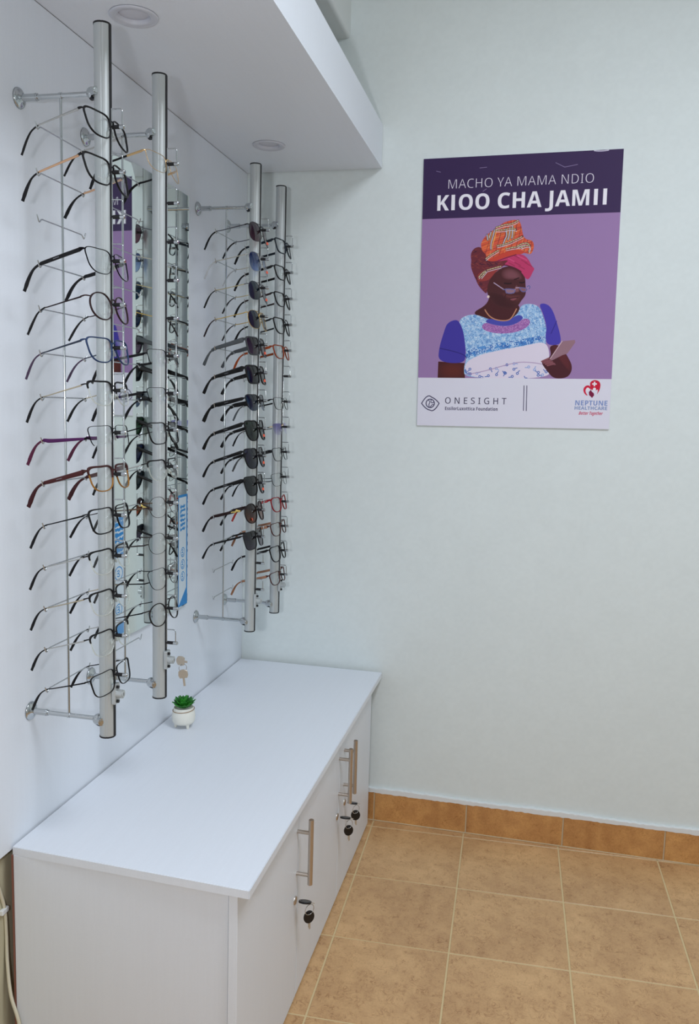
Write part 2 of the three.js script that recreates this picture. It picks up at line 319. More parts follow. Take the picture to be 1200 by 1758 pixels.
// ---------------------------------------------------------------- poster
function posterPrint() {
  const W = 1024, H = 1420, cv = document.createElement('canvas'); cv.width = W; cv.height = H; const g = cv.getContext('2d');
  const D = {
 header:[[2,314],[1030,309]],
 photoBottom:[[2,1159],[1029,1157]],
 line1:[[127,112],[889,103],[891,156],[131,161]],
 line2:[[68,196],[965,187],[969,270],[71,273]],
 bars:[[573,1197],[576,1329],[589,1197],[590,1330]],
 onesight:[[150,1266],[485,1262],[485,1297],[153,1298]],
 essilor:[[152,1317],[441,1313],[440,1335],[152,1335]],
 eye:[[23,1299],[69,1262],[120,1297],[71,1335]],
 nept:[[841,1272],[1012,1271],[1013,1298],[842,1295]],
 health:[[841,1303],[1011,1302],[1011,1320],[841,1319]],
 better:[[863,1329],[985,1328],[986,1348],[864,1346]],
 heartR:[[917,1191],[916,1177],[926,1167],[942,1163],[960,1168],[970,1184],[969,1204],[964,1221],[952,1241],[958,1225],[957,1209],[951,1201],[941,1201],[926,1221]],
 heartL:[[917,1193],[901,1191],[888,1200],[883,1214],[887,1230],[897,1242],[909,1247],[899,1234],[894,1222],[896,1210],[906,1203],[918,1209],[926,1221]],
 drop:[[922,1215],[912,1227],[914,1242],[930,1257],[940,1243],[938,1233],[928,1225]],
 cross:[939,1184],
 d1:[906,1211],
 d2:[940,1211],
 dress:[[208,844],[285,813],[360,838],[441,871],[526,825],[543,764],[632,769],[664,838],[683,910],[676,976],[704,1041],[693,1094],[715,1156],[258,1162],[248,1105],[262,1058],[256,991],[237,911]],
 white:[[252,1072],[339,1031],[445,1007],[571,986],[678,959],[704,1028],[693,1094],[715,1158],[258,1164]],
 belt:[[255,1068],[339,1024],[445,1003],[571,983],[676,956],[671,926],[570,950],[431,970],[324,991],[257,1011]],
 fold:[[261,1140],[355,1124],[475,1086],[580,1065],[673,1084]],
 yokeBlue:[[350,858],[380,838],[440,858],[493,844],[532,819],[562,838],[527,867],[468,884],[401,874]],
 yokePurple:[[334,888],[354,859],[401,874],[468,885],[527,867],[562,838],[596,851],[587,884],[529,914],[443,923],[369,911]],
 sleeveL:[[138,901],[151,865],[188,846],[215,851],[240,905],[253,978],[257,1025],[252,1082],[109,1073],[110,999]],
 sleeveR:[[634,769],[665,763],[701,786],[730,857],[760,955],[748,982],[686,982],[674,936],[682,890],[657,812]],
 armL:[[109,1070],[254,1078],[253,1112],[258,1162],[108,1161]],
 armR:[[696,985],[751,978],[795,1040],[823,1093],[812,1139],[780,1157],[725,1156],[694,1120],[663,1081],[666,1065],[701,1048],[710,1028]],
 phone:[[763,962],[828,955],[831,968],[792,1027],[769,1034],[712,1064],[705,1054]],
 fingers:[[663,1068],[682,1051],[738,1080],[735,1090]],
 neck:[[278,813],[364,768],[376,712],[543,765],[526,825],[493,851],[441,861],[360,839]],
 face:[[361,637],[403,598],[439,572],[495,569],[536,599],[558,625],[561,665],[565,697],[563,724],[541,750],[532,769],[503,796],[449,789],[399,769],[371,733],[356,686]],
 faceLight:[[429,588],[475,572],[529,596],[546,625],[544,642],[497,641],[458,641],[431,624]],
 cheek:[[433,697],[460,717],[500,720],[546,714],[541,743],[515,776],[469,769],[448,736]],
 nose:[[511,658],[529,684],[533,704],[516,709],[500,704]],
 wrapDark:[[319,465],[289,468],[269,491],[267,517],[272,534],[268,567],[287,613],[301,640],[312,666],[343,700],[360,713],[362,670],[371,640],[393,604],[435,569],[475,553],[532,508],[440,493],[340,492]],
 wrapBack:[[371,640],[328,647],[304,636],[310,604],[353,581],[429,562],[439,572],[403,595]],
 wrapTop:[[319,465],[321,439],[347,404],[383,381],[409,362],[441,340],[494,330],[517,338],[528,365],[536,407],[550,433],[589,440],[597,466],[594,489],[582,512],[559,505],[526,498],[473,513],[401,545],[348,538],[350,505],[330,492]],
 pink:[[395,545],[428,529],[506,507],[546,511],[573,538],[591,574],[606,584],[595,603],[586,626],[573,642],[558,632],[536,599],[495,569],[439,562],[474,536],[421,542]],
 wrapBand:[[351,538],[394,519],[453,494],[525,482],[559,505],[473,517],[401,545]],
 stripesV:[[[389,378],[381,420],[370,453],[373,479]],[[446,376],[457,409],[441,435],[435,464]],[[469,370],[470,406],[461,432]],[[481,364],[486,400],[480,425]],[[370,391],[361,423]],[[350,404],[354,430]]],
 stripesH:[[[393,381],[436,384],[475,372],[502,382]],[[405,463],[452,454],[497,436],[536,417]],[[396,368],[442,353],[481,354],[510,335]],[[348,528],[374,506],[413,486]],[[452,480],[492,471],[538,469]],[[511,468],[537,452],[567,453],[581,476],[571,495]],[[531,475],[554,462],[574,466]],[[314,623],[336,594],[376,581],[429,569]],[[327,623],[353,591]]],
 specs:[[[395,654],[449,690]],[[446,690],[459,687],[460,710],[503,711],[512,687],[459,687]],[[512,682],[532,681]],[[532,687],[543,704],[565,702],[573,684],[532,681]],[[570,678],[578,670],[588,678],[581,688]]],
 mouth:[[478,740],[501,732],[524,733],[501,751]],
 eyes:[[[452,657],[472,662],[485,658]],[[531,655],[544,658],[554,653]]],
 necklace:[[353,795],[370,825],[411,849],[465,855],[498,842],[519,792]],
 earring:[368,726],
  };
  const path = (l, close = true) => { g.beginPath(); l.forEach(([x, y], i) => (i ? g.lineTo(x, y) : g.moveTo(x, y))); if (close) g.closePath(); };
  const soft = (l, close = true) => {   // smooth curve through the middles of the sides
    g.beginPath(); const n = l.length, mid = (a, b) => [(a[0] + b[0]) / 2, (a[1] + b[1]) / 2];
    if (close) { const s = mid(l[n - 1], l[0]); g.moveTo(...s); for (let i = 0; i < n; i++) g.quadraticCurveTo(...l[i], ...mid(l[i], l[(i + 1) % n])); g.closePath(); }
    else { g.moveTo(...l[0]); for (let i = 1; i < n - 1; i++) g.quadraticCurveTo(...l[i], ...(i < n - 2 ? mid(l[i], l[i + 1]) : l[n - 1])); if (n < 3) g.lineTo(...l[n - 1]); }
  };
  const fill = (l, c, s = true) => { (s ? soft : path)(l); g.fillStyle = c; g.fill(); };
  const line = (l, c, w) => { soft(l, false); g.strokeStyle = c; g.lineWidth = w; g.lineCap = 'round'; g.lineJoin = 'round'; g.stroke(); };
  const dots = (l, n, fn) => { soft(l); g.save(); g.clip(); const xs = l.map((p) => p[0]), ys = l.map((p) => p[1]), a = Math.min(...xs), b = Math.max(...xs), c = Math.min(...ys), d = Math.max(...ys); for (let i = 0; i < n; i++) fn(a + rnd() * (b - a), c + rnd() * (d - c)); g.restore(); };
  const fitted = (s, font, size, x0, x1, base, colour, spacing = 0, thin = null) => {
    g.save(); g.font = `${font} ${size}px sans-serif`; g.fillStyle = colour; g.textBaseline = 'alphabetic';
    const wd = [...s].reduce((t, ch) => t + g.measureText(ch).width + spacing, -spacing); g.translate(x0, base); g.scale((x1 - x0) / wd, 1);
    let x = 0; for (const ch of s) { if (font === 'bold' && ch === 'I') { const iw = g.measureText(ch).width; g.fillRect(x + iw * 0.27, -size * 0.714, size * 0.165, size * 0.714); } else g.fillText(ch, x, 0); if (thin) { g.strokeStyle = thin; g.lineWidth = 2.6; g.strokeText(ch, x, 0); } x += g.measureText(ch).width + spacing; } g.restore();
  };
  const blob = (l, col, n = 7, shrink = 0.1) => {            // tone that melts into its surroundings
    const cx = l.reduce((t, p) => t + p[0], 0) / l.length, cy = l.reduce((t, p) => t + p[1], 0) / l.length; g.globalAlpha = 0.22;
    for (let k = 0; k < n; k++) { const f = 0.96 - k * shrink; fill(l.map(([x, y]) => [cx + (x - cx) * f, cy + (y - cy) * f]), col); } g.globalAlpha = 1;
  };
  const hb = 312, pb = 1158;
  g.fillStyle = '#e3e1ee'; g.fillRect(0, 0, W, H);
  g.fillStyle = '#a07fb0'; g.fillRect(0, hb, W, pb - hb);
  g.fillStyle = '#3b2853'; g.fillRect(0, 0, W, hb);
  // thin round capitals of the first line are stroked, the second line is bold
  fitted('MACHO YA MAMA NDIO', '', 68, 128, 890, 160, '#f4eef8', 0, '#3b2853');
  fitted('KIOO CHA JAMII', 'bold', 112, 69, 967, 271, '#f6f2fa');
  // torso
  fill(D.neck, '#4a1d22'); fill(D.armL, '#4c1c1e', false); blob(D.armL, '#6a2a20', 6, 0.14);
  fill(D.dress, '#9cc3ea');
  dots(D.dress, 5200, (x, y) => { g.strokeStyle = ['#e3effb', '#4f7fc4', '#c4dcf4', '#6fa0d8'][Math.floor(rnd() * 4)]; g.lineWidth = 2; g.beginPath(); g.arc(x, y, 1.5 + rnd() * 4, rnd() * 6, rnd() * 6 + 2.5); g.stroke(); });
  fill(D.white, '#e6dcec');
  fill(D.belt, '#5b95d6');
  dots(D.belt, 420, (x, y) => { g.strokeStyle = rnd() < 0.5 ? '#2f62b4' : '#cfe2f6'; g.lineWidth = 3; g.beginPath(); g.arc(x, y, 3 + rnd() * 6, 0, 6.3); g.stroke(); });
  dots(D.white, 74, (x, y) => { if (y < 1068 + (Math.abs(x - 560) > 190 ? 40 : 0)) return; g.strokeStyle = rnd() < 0.75 ? '#4566b4' : '#8ea6dc'; g.lineWidth = 4; g.beginPath(); g.arc(x, y, 5.5, 0, 6.3); g.stroke(); g.beginPath(); { const q = rnd() * 6.28; g.moveTo(x + Math.cos(q) * 8, y + Math.sin(q) * 8); g.lineTo(x + Math.cos(q + 0.3) * 20, y + Math.sin(q + 0.3) * 20); } g.stroke(); });
  line(D.fold, '#b59ac0', 4);
  fill(D.yokePurple, '#a66cb2'); dots(D.yokePurple, 700, (x, y) => { g.fillStyle = rnd() < 0.5 ? '#d3a6d6' : '#7f4a94'; g.fillRect(x, y, 3, 3); });
  fill(D.yokeBlue, '#4a4cae');
  fill(D.sleeveL, '#4338a0'); fill(D.sleeveR, '#4a3fae');
  line([[D.sleeveL[9][0] + 6, D.sleeveL[9][1]], D.sleeveL[6], [D.sleeveL[6][0] + 4, D.sleeveL[6][1] + 24]], '#30277c', 5);
  line([D.sleeveR[3], [D.sleeveR[6][0] + 18, D.sleeveR[6][1] - 60]], '#352b88', 4);
  // head
  fill(D.face, '#4d2226'); blob(D.faceLight, '#8a525a'); blob(D.cheek, '#6e3638'); blob(D.face.slice(9, 16), '#3a151c', 5); blob(D.nose, '#9a646a', 5);
  fill(D.mouth, '#8a4a55'); for (const e of D.eyes) line(e, '#2a0f16', 8);
  fill(D.wrapDark, '#6d2a35'); dots(D.wrapDark, 260, (x, y) => { g.strokeStyle = ['#7a2f34', '#4a1c30', '#8c3b38'][Math.floor(rnd() * 3)]; g.lineWidth = 4; g.beginPath(); g.moveTo(x, y); g.lineTo(x + 14, y - 12 + rnd() * 24); g.stroke(); });
  fill(D.wrapBack, '#9a3a38');
  fill(D.wrapTop, '#dd5c3c'); dots(D.wrapTop, 150, (x, y) => { g.strokeStyle = ['#e8743f', '#c84a38', '#e05a46'][Math.floor(rnd() * 3)]; g.lineWidth = 6; g.beginPath(); g.moveTo(x, y); g.lineTo(x + 26, y - 14); g.stroke(); });
  soft(D.wrapTop); g.save(); g.clip();                             // checked cloth of the headwrap
  const bb = [Math.min(...D.wrapTop.map((p) => p[0])), Math.max(...D.wrapTop.map((p) => p[0])), Math.min(...D.wrapTop.map((p) => p[1])), Math.max(...D.wrapTop.map((p) => p[1]))];
  const arc = (x0, y0, x1, y1, bow, c, w) => { g.strokeStyle = c; g.lineWidth = w; g.beginPath(); g.moveTo(x0, y0); g.quadraticCurveTo((x0 + x1) / 2 + bow, (y0 + y1) / 2 - Math.abs(bow) * 0.4, x1, y1); g.stroke(); };
  for (let k = 0; k < 16; k++) { const y = bb[2] + k * 18, c = ['#a8382e', '#f08a58', '#8c3030', '#e9a05c'][k % 4]; arc(bb[0] - 10, y + 60 + rnd() * 8, bb[1] + 10, y - 26 + rnd() * 8, 30, c, 2.2); }
  for (let k = 0; k < 12; k++) { const x = bb[0] + 20 + k * 25, c = ['#7c2c34', '#f2a066', '#5e2a3a'][k % 3]; arc(x + 44, bb[2] - 5, x - 10, bb[3], 16, c, 2.2); }
  g.restore();
  fill(D.wrapBand, '#cf4636'); fill(D.pink, '#c43a6a'); dots(D.pink, 26, (x, y) => { g.strokeStyle = rnd() < 0.5 ? '#d85284' : '#a83058'; g.lineWidth = 5; g.beginPath(); g.moveTo(x, y); g.lineTo(x + 30, y + 16); g.stroke(); });
  for (const s of D.stripesV) { line(s, '#4a3340', 10); line(s, '#ded7e2', 4.5); line(s.map(([x, y]) => [x + 8, y + 2]), '#e6b25e', 3); }
  for (const s of D.stripesH) { line(s, '#5a3440', 9); g.setLineDash([9, 5]); line(s, '#e8dfa8', 4); g.setLineDash([]); line(s.map(([x, y]) => [x + 2, y + 9]), '#d8d4e4', 3); }
  line([[D.face[3][0] + 8, D.face[3][1] + 70], [D.face[3][0] + 30, D.face[3][1] + 62]], '#2f1218', 6); line(D.pink.slice(0, 3).map(([x, y]) => [x, y + 3]), '#6e1f38', 4); line([D.pink[13], D.pink[12], D.pink[11]], '#5a1a30', 5);
  line([D.cheek[1], D.cheek[7], D.cheek[6]], '#431a1f', 6); line(D.mouth.slice(0, 3), '#3a141b', 4);
  for (const s of D.specs) line(s, '#b9a3bf', 5);
  fill(D.specs[1], 'rgba(214,180,206,0.55)', false); fill(D.specs[3], 'rgba(200,150,170,0.5)', false);
  for (const s of [D.specs[1], D.specs[3], D.specs[4]]) line(s, '#565a9a', 4);
  line(D.necklace, '#c98c6c', 6); g.fillStyle = '#e8d3c8'; g.beginPath(); g.arc(D.earring[0], D.earring[1], 7, 0, 6.3); g.fill();
  // hand with a telephone
  fill(D.armR, '#4b1c24'); blob(D.armR.slice(0, 5), '#6a2a2c', 5); fill(D.phone, '#9a7480', false); line([D.phone[0], D.phone[6]], '#d6b8c0', 4); fill(D.fingers, '#7a4450');
  for (let i = 0; i < 4; i++) line([[D.fingers[0][0] + i * 10, D.fingers[0][1] + i * 7], [D.fingers[0][0] + 34 + i * 10, D.fingers[0][1] - 16 + i * 9]], '#8a5058', 9);
  // foot of the poster: marks and names
  g.fillStyle = '#e3e1ee'; g.fillRect(0, pb, W, H - pb);
  g.strokeStyle = '#3c3558'; g.lineWidth = 5; const [e0, e1, e2, e3] = D.eye;
  g.beginPath(); g.moveTo(...e0); g.quadraticCurveTo(e1[0] - 14, e1[1] - 22, e1[0] + 8, e1[1] + 2); g.quadraticCurveTo(e1[0] + 28, e1[1] + 8, ...e2); g.quadraticCurveTo(e3[0] + 22, e3[1] + 14, e3[0], e3[1]); g.quadraticCurveTo(e3[0] - 22, e3[1] - 2, ...e0); g.stroke();
  g.beginPath(); g.arc(71, 1298, 23, 0, 6.3); g.stroke();
  g.lineWidth = 4; line([[60, 1278], [72, 1292], [62, 1302], [66, 1318]], '#3c3558', 4); line([[76, 1277], [72, 1290], [84, 1298], [90, 1290]], '#3c3558', 4); line([[72, 1320], [76, 1306], [88, 1304]], '#3c3558', 4);
  fitted('ONESIGHT', '', 48, 150, 485, 1298, '#332c48', 14);
  fitted('EssilorLuxottica Foundation', 'bold', 25, 152, 441, 1333, '#3f3858');
  line([[575, 1197], [577, 1329]], '#4c4664', 4); line([[590, 1197], [592, 1330]], '#4c4664', 4);
  fill(D.heartR, '#cf1738'); fill(D.heartL, '#d4143c'); fill(D.drop, '#7e1240', false);
  g.fillStyle = '#cf1738'; g.beginPath(); g.arc(942, 1192, 25, 0, 6.3); g.fill();
  g.fillStyle = '#f4ecf2'; g.fillRect(D.cross[0] - 12, D.cross[1] - 4, 24, 8); g.fillRect(D.cross[0] - 4, D.cross[1] - 12, 8, 24);
  for (const p of [D.d1, D.d2]) { g.beginPath(); g.arc(p[0], p[1], 8, 0, 6.3); g.fill(); }
  fitted('NEPTUNE', 'bold', 36, 842, 1012, 1297, '#7f93c8'); fitted('HEALTHCARE', 'bold', 25, 841, 1011, 1320, '#7f93c0');
  g.save(); g.translate(864, 1346); g.transform(1, 0, -0.28, 1, 0, 0); fitted('Better Together', 'bold', 23, 0, 122, 0, '#c2284c'); g.restore();
  // rubbed scratches on the printed header
  g.lineCap = 'round'; for (const s of [[[70, 66], [92, 72]], [[300, 60], [336, 58]], [[690, 52], [736, 76]], [[736, 76], [800, 66]], [[320, 180], [338, 168]]]) line(s, '#8d7da4', 3);
  line([[880, 2], [910, 8], [950, 3]], '#d8d2e4', 5);
  const t = new THREE.CanvasTexture(cv); t.colorSpace = THREE.SRGBColorSpace; t.anisotropy = 8; return t;
}
{
  const p = thing('wall_poster', 'purple health poster with woman in headwrap, hung on the end wall', 'poster');
  const PW = 0.5952, PH = 0.8252, x = 0.5917, y = 1.3586;
  p.position.set(x, y, wallZ(x) + 0.0006); p.rotation.set(0, -WA, 0.0114, 'YXZ');
  mesh('foam_board', box(0, PW, 0, PH, 0, 0.005), std(0xd9d8e0, 0.6), p);
  const pl = new THREE.PlaneGeometry(PW, PH).translate(PW / 2, PH / 2, 0.0053);
  mesh('print', pl, new THREE.MeshPhysicalMaterial({ color: 0xffffff, roughness: 0.55, specularIntensity: 0.45, map: posterPrint() }), p);
}
// ---------------------------------------------------------------- mirror with printed measuring strips
function stripPrint(kind) {
  const W = 128, H = 640, cv = document.createElement('canvas'); cv.width = W; cv.height = H; const g = cv.getContext('2d');
  g.fillStyle = '#d5e2ea'; g.fillRect(0, 0, W, H); g.strokeStyle = g.fillStyle = '#1f86cc';
  const scribble = (x0, x1, y, w) => { g.lineWidth = w; g.beginPath(); g.moveTo(x0, y); for (let x = x0; x < x1; x += 5) g.lineTo(x, y - (x - x0) * 0.12 + (rnd() - 0.5) * 12); g.stroke(); };
  const ring = (y, r) => { g.lineWidth = 5; g.beginPath(); g.arc(64, y, r, 0, 6.3); g.stroke(); g.beginPath(); g.moveTo(50, y - 10); g.bezierCurveTo(70, y - 24, 74, y - 4, 56, y); g.bezierCurveTo(80, y + 2, 74, y + 26, 50, y + 12); g.stroke(); };
  if (kind) { g.fillRect(W - 16, 0, 16, H); g.fillRect(0, 0, W, 14); g.fillRect(0, 0, 8, H); for (let i = 0; i < 6; i++) scribble(30, 96, 70 + i * 26, 10); for (const y of [330, 400, 470]) ring(y, 26); g.beginPath(); g.moveTo(0, H); g.lineTo(W, H); g.lineTo(W, H - 110); g.closePath(); g.fill(); }
  else { g.fillStyle = '#57b8e6'; g.fillRect(W - 14, 250, 10, 330); g.fillStyle = '#1f86cc'; for (let i = 0; i < 8; i++) scribble(14, 110, 34 + i * 27, 14); ring(310, 34); ring(500, 28); g.fillStyle = '#2a8fd2'; g.beginPath(); g.moveTo(10, 590); g.lineTo(118, 560); g.lineTo(118, H - 6); g.lineTo(10, H - 6); g.closePath(); g.fill(); }
  const t = new THREE.CanvasTexture(cv); t.colorSpace = THREE.SRGBColorSpace; return t;
}
{
  const m = thing('wall_mirror', 'tall frameless mirror with blue printed strips between the rod pairs', 'mirror');
  // thin silvered sheet, flat on its far part and springing back to the wall along its near edge
  const face = (z) => (z < 0.815 ? 0.0105 : z < 0.835 ? 0.0105 - (z - 0.815) ** 2 / 0.04 * 0.079 : 0.0105 - 0.00079 - (z - 0.835) * 0.079);
  const zs = [0.5, 0.81, 0.815]; for (let k = 1; k <= 8; k++) zs.push(0.815 + k * 0.0025); zs.push(0.935);
  const sheet = new THREE.Shape(); zs.forEach((z, k) => (k ? sheet.lineTo(face(z), z) : sheet.moveTo(face(z), z))); [...zs].reverse().forEach((z) => sheet.lineTo(face(z) - 0.0012, z));
  const sg = new THREE.ExtrudeGeometry(sheet, { depth: 1.1355, bevelEnabled: false }); sg.rotateX(Math.PI / 2); sg.scale(1, -1, 1); sg.translate(0, 0.834, 0);
  { const ix = sg.index ? sg.index.array : null, p = sg.attributes.position; if (!ix) for (let k = 0; k < p.count; k += 3) for (const q of ['position', 'uv']) { const A = sg.attributes[q], n = A.itemSize; for (let m2 = 0; m2 < n; m2++) { const t1 = A.array[(k + 1) * n + m2]; A.array[(k + 1) * n + m2] = A.array[(k + 2) * n + m2]; A.array[(k + 2) * n + m2] = t1; } } sg.computeVertexNormals(); }
  mesh('glass', sg, M.mirror, m);
  mesh('backing', box(0.0004, 0.009, 0.85, 1.955, 0.51, 0.80), M.board, m);
  for (const [z0, z1, y0, y1, k] of [[0.503, 0.566, 0.836, 1.154, 1], [0.868, 0.930, 0.842, 1.142, 0]]) {
    const g = new THREE.PlaneGeometry(z1 - z0, y1 - y0); g.rotateY(Math.PI / 2); if (!k) g.rotateY(-0.0788); g.translate(face((z0 + z1) / 2) + 0.0004, (y0 + y1) / 2, (z0 + z1) / 2);
    mesh('printed_strip', g, std(0xffffff, 0.5, 0, { map: stripPrint(k) }), m);
  }
}
// ---------------------------------------------------------------- potted succulent
{
  const p = thing('potted_succulent', 'small green succulent in a white three-footed pot on the countertop', 'plant'); p.position.set(0.07, HC, 0.66);
  const prof = [[0, 0.010], [0.022, 0.0102], [0.028, 0.013], [0.031, 0.02], [0.0318, 0.032], [0.0305, 0.043], [0.0275, 0.0495], [0.0268, 0.0545], [0.0262, 0.0565], [0.0248, 0.0558], [0.0245, 0.05], [0, 0.05]].map(([r, y]) => new THREE.Vector2(r, y));
  const pot = mesh('pot', new THREE.LatheGeometry(prof, 48), M.ceramic, p);
  for (let i = 0; i < 3; i++) { const a = 0.95 + i * 2.094, x = Math.sin(a) * 0.02, z = Math.cos(a) * 0.02; mesh('foot', cyl(0.0032, 0.0062, V(x * 1.08, 0, z * 1.08), V(x, 0.014, z), 14), M.ceramic, pot); }
  const ringPts = []; for (let i = 0; i < 40; i++) { const a = i / 40 * Math.PI * 2; ringPts.push(V(Math.cos(a) * 0.0292, 0.0495 + Math.cos(a + 0.6) * 0.0022, Math.sin(a) * 0.0292)); }
  mesh('cord', sweep(ringPts, () => [0.0009, 0.0009], V(0, 1, 0), 6, true), M.cord, p);
  const leafGeo = (() => {
    const pts = [], n = 8; for (let i = 0; i <= n; i++) { const t = i / n; pts.push(V(t * 0.02, Math.sin(t * 1.5) * 0.004 * t * 2, 0)); }
    return sweep(pts, (i, t) => [0.0016 * (1 - t * 0.75), 0.0062 * Math.sin(Math.min(1, t * 0.82 + 0.2) * Math.PI) ** 0.8 + 0.0004], V(0, 0, 1), 8);
  })();
  const greens = [0x2f8a2c, 0x23761f, 0x3a9a33, 0x1d6a24].map((c) => std(c, 0.5));
  [[15, 0.12, 1.72, 0.055], [13, 0.36, 1.55, 0.0575], [11, 0.66, 1.3, 0.060], [7, 0.98, 1.05, 0.063], [4, 1.3, 0.8, 0.066]].forEach(([n, up, sc, y], k) => {
    for (let i = 0; i < n; i++) { const l = mesh('leaf', leafGeo, greens[(i + k + Math.floor(rnd() * 2)) % 4], p); l.position.set(0, y, 0); l.rotation.set(0, i / n * 6.283 + k * 0.4 + rnd() * 0.2, up + (rnd() - 0.5) * 0.15, 'YXZ'); l.scale.setScalar(sc * (0.92 + rnd() * 0.16)); }
  });
}
// ---------------------------------------------------------------- display rods
const PX = 0.171;
function displayRod(label, z, top, bottom, armTop, armLow, peg0, pitch) {
  const r = thing('eyewear_display_rod', label, 'display rod', 'eyewear display rods'); r.position.set(0, 0, z);
  const s = new THREE.Shape();                       // extruded profile: rounded back, flat slotted front, two fine grooves
  for (let k = 0; k <= 60; k++) {
    const an = 0.25 + k / 60 * (Math.PI * 2 - 0.5), groove = [10, 50].includes(k) ? 0.0007 : 0, q = 0.0153 - groove;
    if (k) s.lineTo(Math.cos(an) * q, Math.sin(an) * q * 0.97); else s.moveTo(Math.cos(an) * q, Math.sin(an) * q * 0.97);
  }
  s.closePath();
  const ext = (y0, y1, k) => new THREE.ExtrudeGeometry(s, { depth: y1 - y0, bevelEnabled: false, curveSegments: 10 }).rotateX(-Math.PI / 2).scale(k, 1, k).translate(PX, y0, 0);
  const pole = mesh('pole', ext(bottom + 0.003, top - 0.003, 1), M.alu, r);
  mesh('end_cap', ext(top - 0.003, top, 1.04), M.black, pole); mesh('end_cap', ext(bottom, bottom + 0.003, 1.04), M.black, pole);
  mesh('slot_strip', box(PX + 0.0140, PX + 0.0166, bottom + 0.002, top - 0.002, -0.0036, 0.0036, 0.0006), M.black, pole);
  mesh('rail_wire', cyl(0.0011, 0.0011, V(PX + 0.0186, peg0 - 13 * pitch - 0.01, 0.002), V(PX + 0.0186, peg0 + 0.032, 0.002), 8), M.chrome, r);
  for (const y of [armTop, armLow]) {
    const a = mesh('wall_arm', cyl(0.0046, 0.0046, V(0.03, y, 0), V(PX - 0.02, y, 0), 18), M.chrome, r);
    mesh('flange', new THREE.LatheGeometry([[0, 0.010], [0.007, 0.010], [0.008, 0.006], [0.015, 0.005], [0.0185, 0.0025], [0.0192, 0.0002], [0, 0.0002]].map(([q, h]) => new THREE.Vector2(q, h)), 36).rotateZ(-Math.PI / 2).translate(0, y, 0), M.chrome, a);
    mesh('collar', cyl(0.0064, 0.0064, V(0.008, y, 0), V(0.040, y, 0), 20), M.chrome, a);
    for (const [p, q, h] of [[0.0345, 0.0375, 0.0070], [0.084, 0.089, 0.0056], [0.141, 0.147, 0.0056]]) mesh('collar_ring', cyl(h, h, V(p, y, 0), V(q, y, 0), 18), M.chrome, a);
    mesh('clamp', merge([new THREE.SphereGeometry(0.0112, 24, 16).translate(PX - 0.0185, y, 0.003), cyl(0.0072, 0.0072, V(PX - 0.014, y, 0.011), V(PX - 0.004, y, 0.0165), 18), cyl(0.0042, 0.0042, V(PX - 0.005, y, 0.016), V(PX - 0.003, y, 0.0175), 14)]), M.chrome, a);
    mesh('clamp_pad', cyl(0.0065, 0.0065, V(PX - 0.021, y - 0.006, 0.002), V(PX - 0.012, y - 0.006, 0.007), 16), M.black, a);
  }
  mesh('back_wire', cyl(0.0023, 0.0023, V(0.0865, armLow, 0), V(0.0865, armTop, 0), 12), M.chrome, r);
  for (let i = 0; i < 14; i++) {
    const y = peg0 - i * pitch;
    const hk = mesh('temple_hook', rodParts.hook, M.chrome, r); hk.position.set(0.0865, y - 0.0165, 0);
    const lp = mesh('frame_peg', rodParts.loop, M.chrome, r); lp.position.set(PX, y, 0);
    mesh('sleeve', rodParts.sleeve, M.rubber, lp); mesh('tip', rodParts.tip, M.chrome, lp);
  }
  const lk = mesh('lock', merge([box(PX + 0.0140, PX + 0.022, 0.8165, 0.8575, -0.010, 0.010, 0.0015), cyl(0.0085, 0.0085, V(PX + 0.016, 0.837, 0), V(PX + 0.034, 0.837, 0), 24), cyl(0.006, 0.006, V(PX + 0.033, 0.837, 0), V(PX + 0.0355, 0.837, 0), 20)]), M.alu, r);
  mesh('screw', cyl(0.0032, 0.0032, V(PX + 0.0215, 0.8515, 0.003), V(PX + 0.0265, 0.8515, 0.003), 12), M.black, lk);
  mesh('screw', cyl(0.0032, 0.0032, V(PX + 0.0215, 0.8225, 0.003), V(PX + 0.0265, 0.8225, 0.003), 12), M.black, lk);
  mesh('keyway', box(PX + 0.0353, PX + 0.0358, 0.834, 0.840, -0.0006, 0.0006), M.black, lk);
  return r;
}
const rodParts = {
  hook: tube(fillet([V(0, 0.0055, 0.083), V(0, -0.0075, 0.0765), V(0, 0, 0.069), V(0, 0, -0.069), V(0, -0.0075, -0.0765), V(0, 0.0055, -0.083)], 0.004), 0.00125, 7),
  loop: tube(fillet([V(0.018, 0.0305, 0.002), V(0.0395, 0.0305, 0.002), V(0.0395, 0.001, 0.0015)], 0.005), 0.0012, 7),
  sleeve: cyl(0.0036, 0.0036, V(0.0165, 0, 0), V(0.034, 0, 0), 14),
  tip: merge([cyl(0.0040, 0.0040, V(0.034, 0, 0), V(0.0425, 0, 0), 16), cyl(0.0040, 0.0030, V(0.0425, 0, 0), V(0.0438, 0, 0), 16)]),
};
const RODS = [
  { z: 1.2631, peg: 1.9045, pitch: 0.0791 }, { z: 1.0263, peg: 1.9045, pitch: 0.0791 },
  { z: 0.4138, peg: 1.8945, pitch: 0.0787 }, { z: 0.1753, peg: 1.8945, pitch: 0.0787 }];
displayRod('tall aluminium display rod nearest the viewer, full of clear eyeglasses', 1.2631, 2.083, 0.7475, 1.964, 0.781, 1.9045, 0.0791);
displayRod('second aluminium display rod from the left, with keys in its lock', 1.0263, 2.083, 0.7475, 1.966, 0.781, 1.9045, 0.0791);
displayRod('third aluminium display rod from the left, holding sunglasses', 0.4138, 2.073, 0.7435, 1.957, 0.7735, 1.8945, 0.0787);
displayRod('rightmost aluminium display rod, closest to the end wall', 0.1753, 2.073, 0.7435, 1.958, 0.7735, 1.8945, 0.0787);
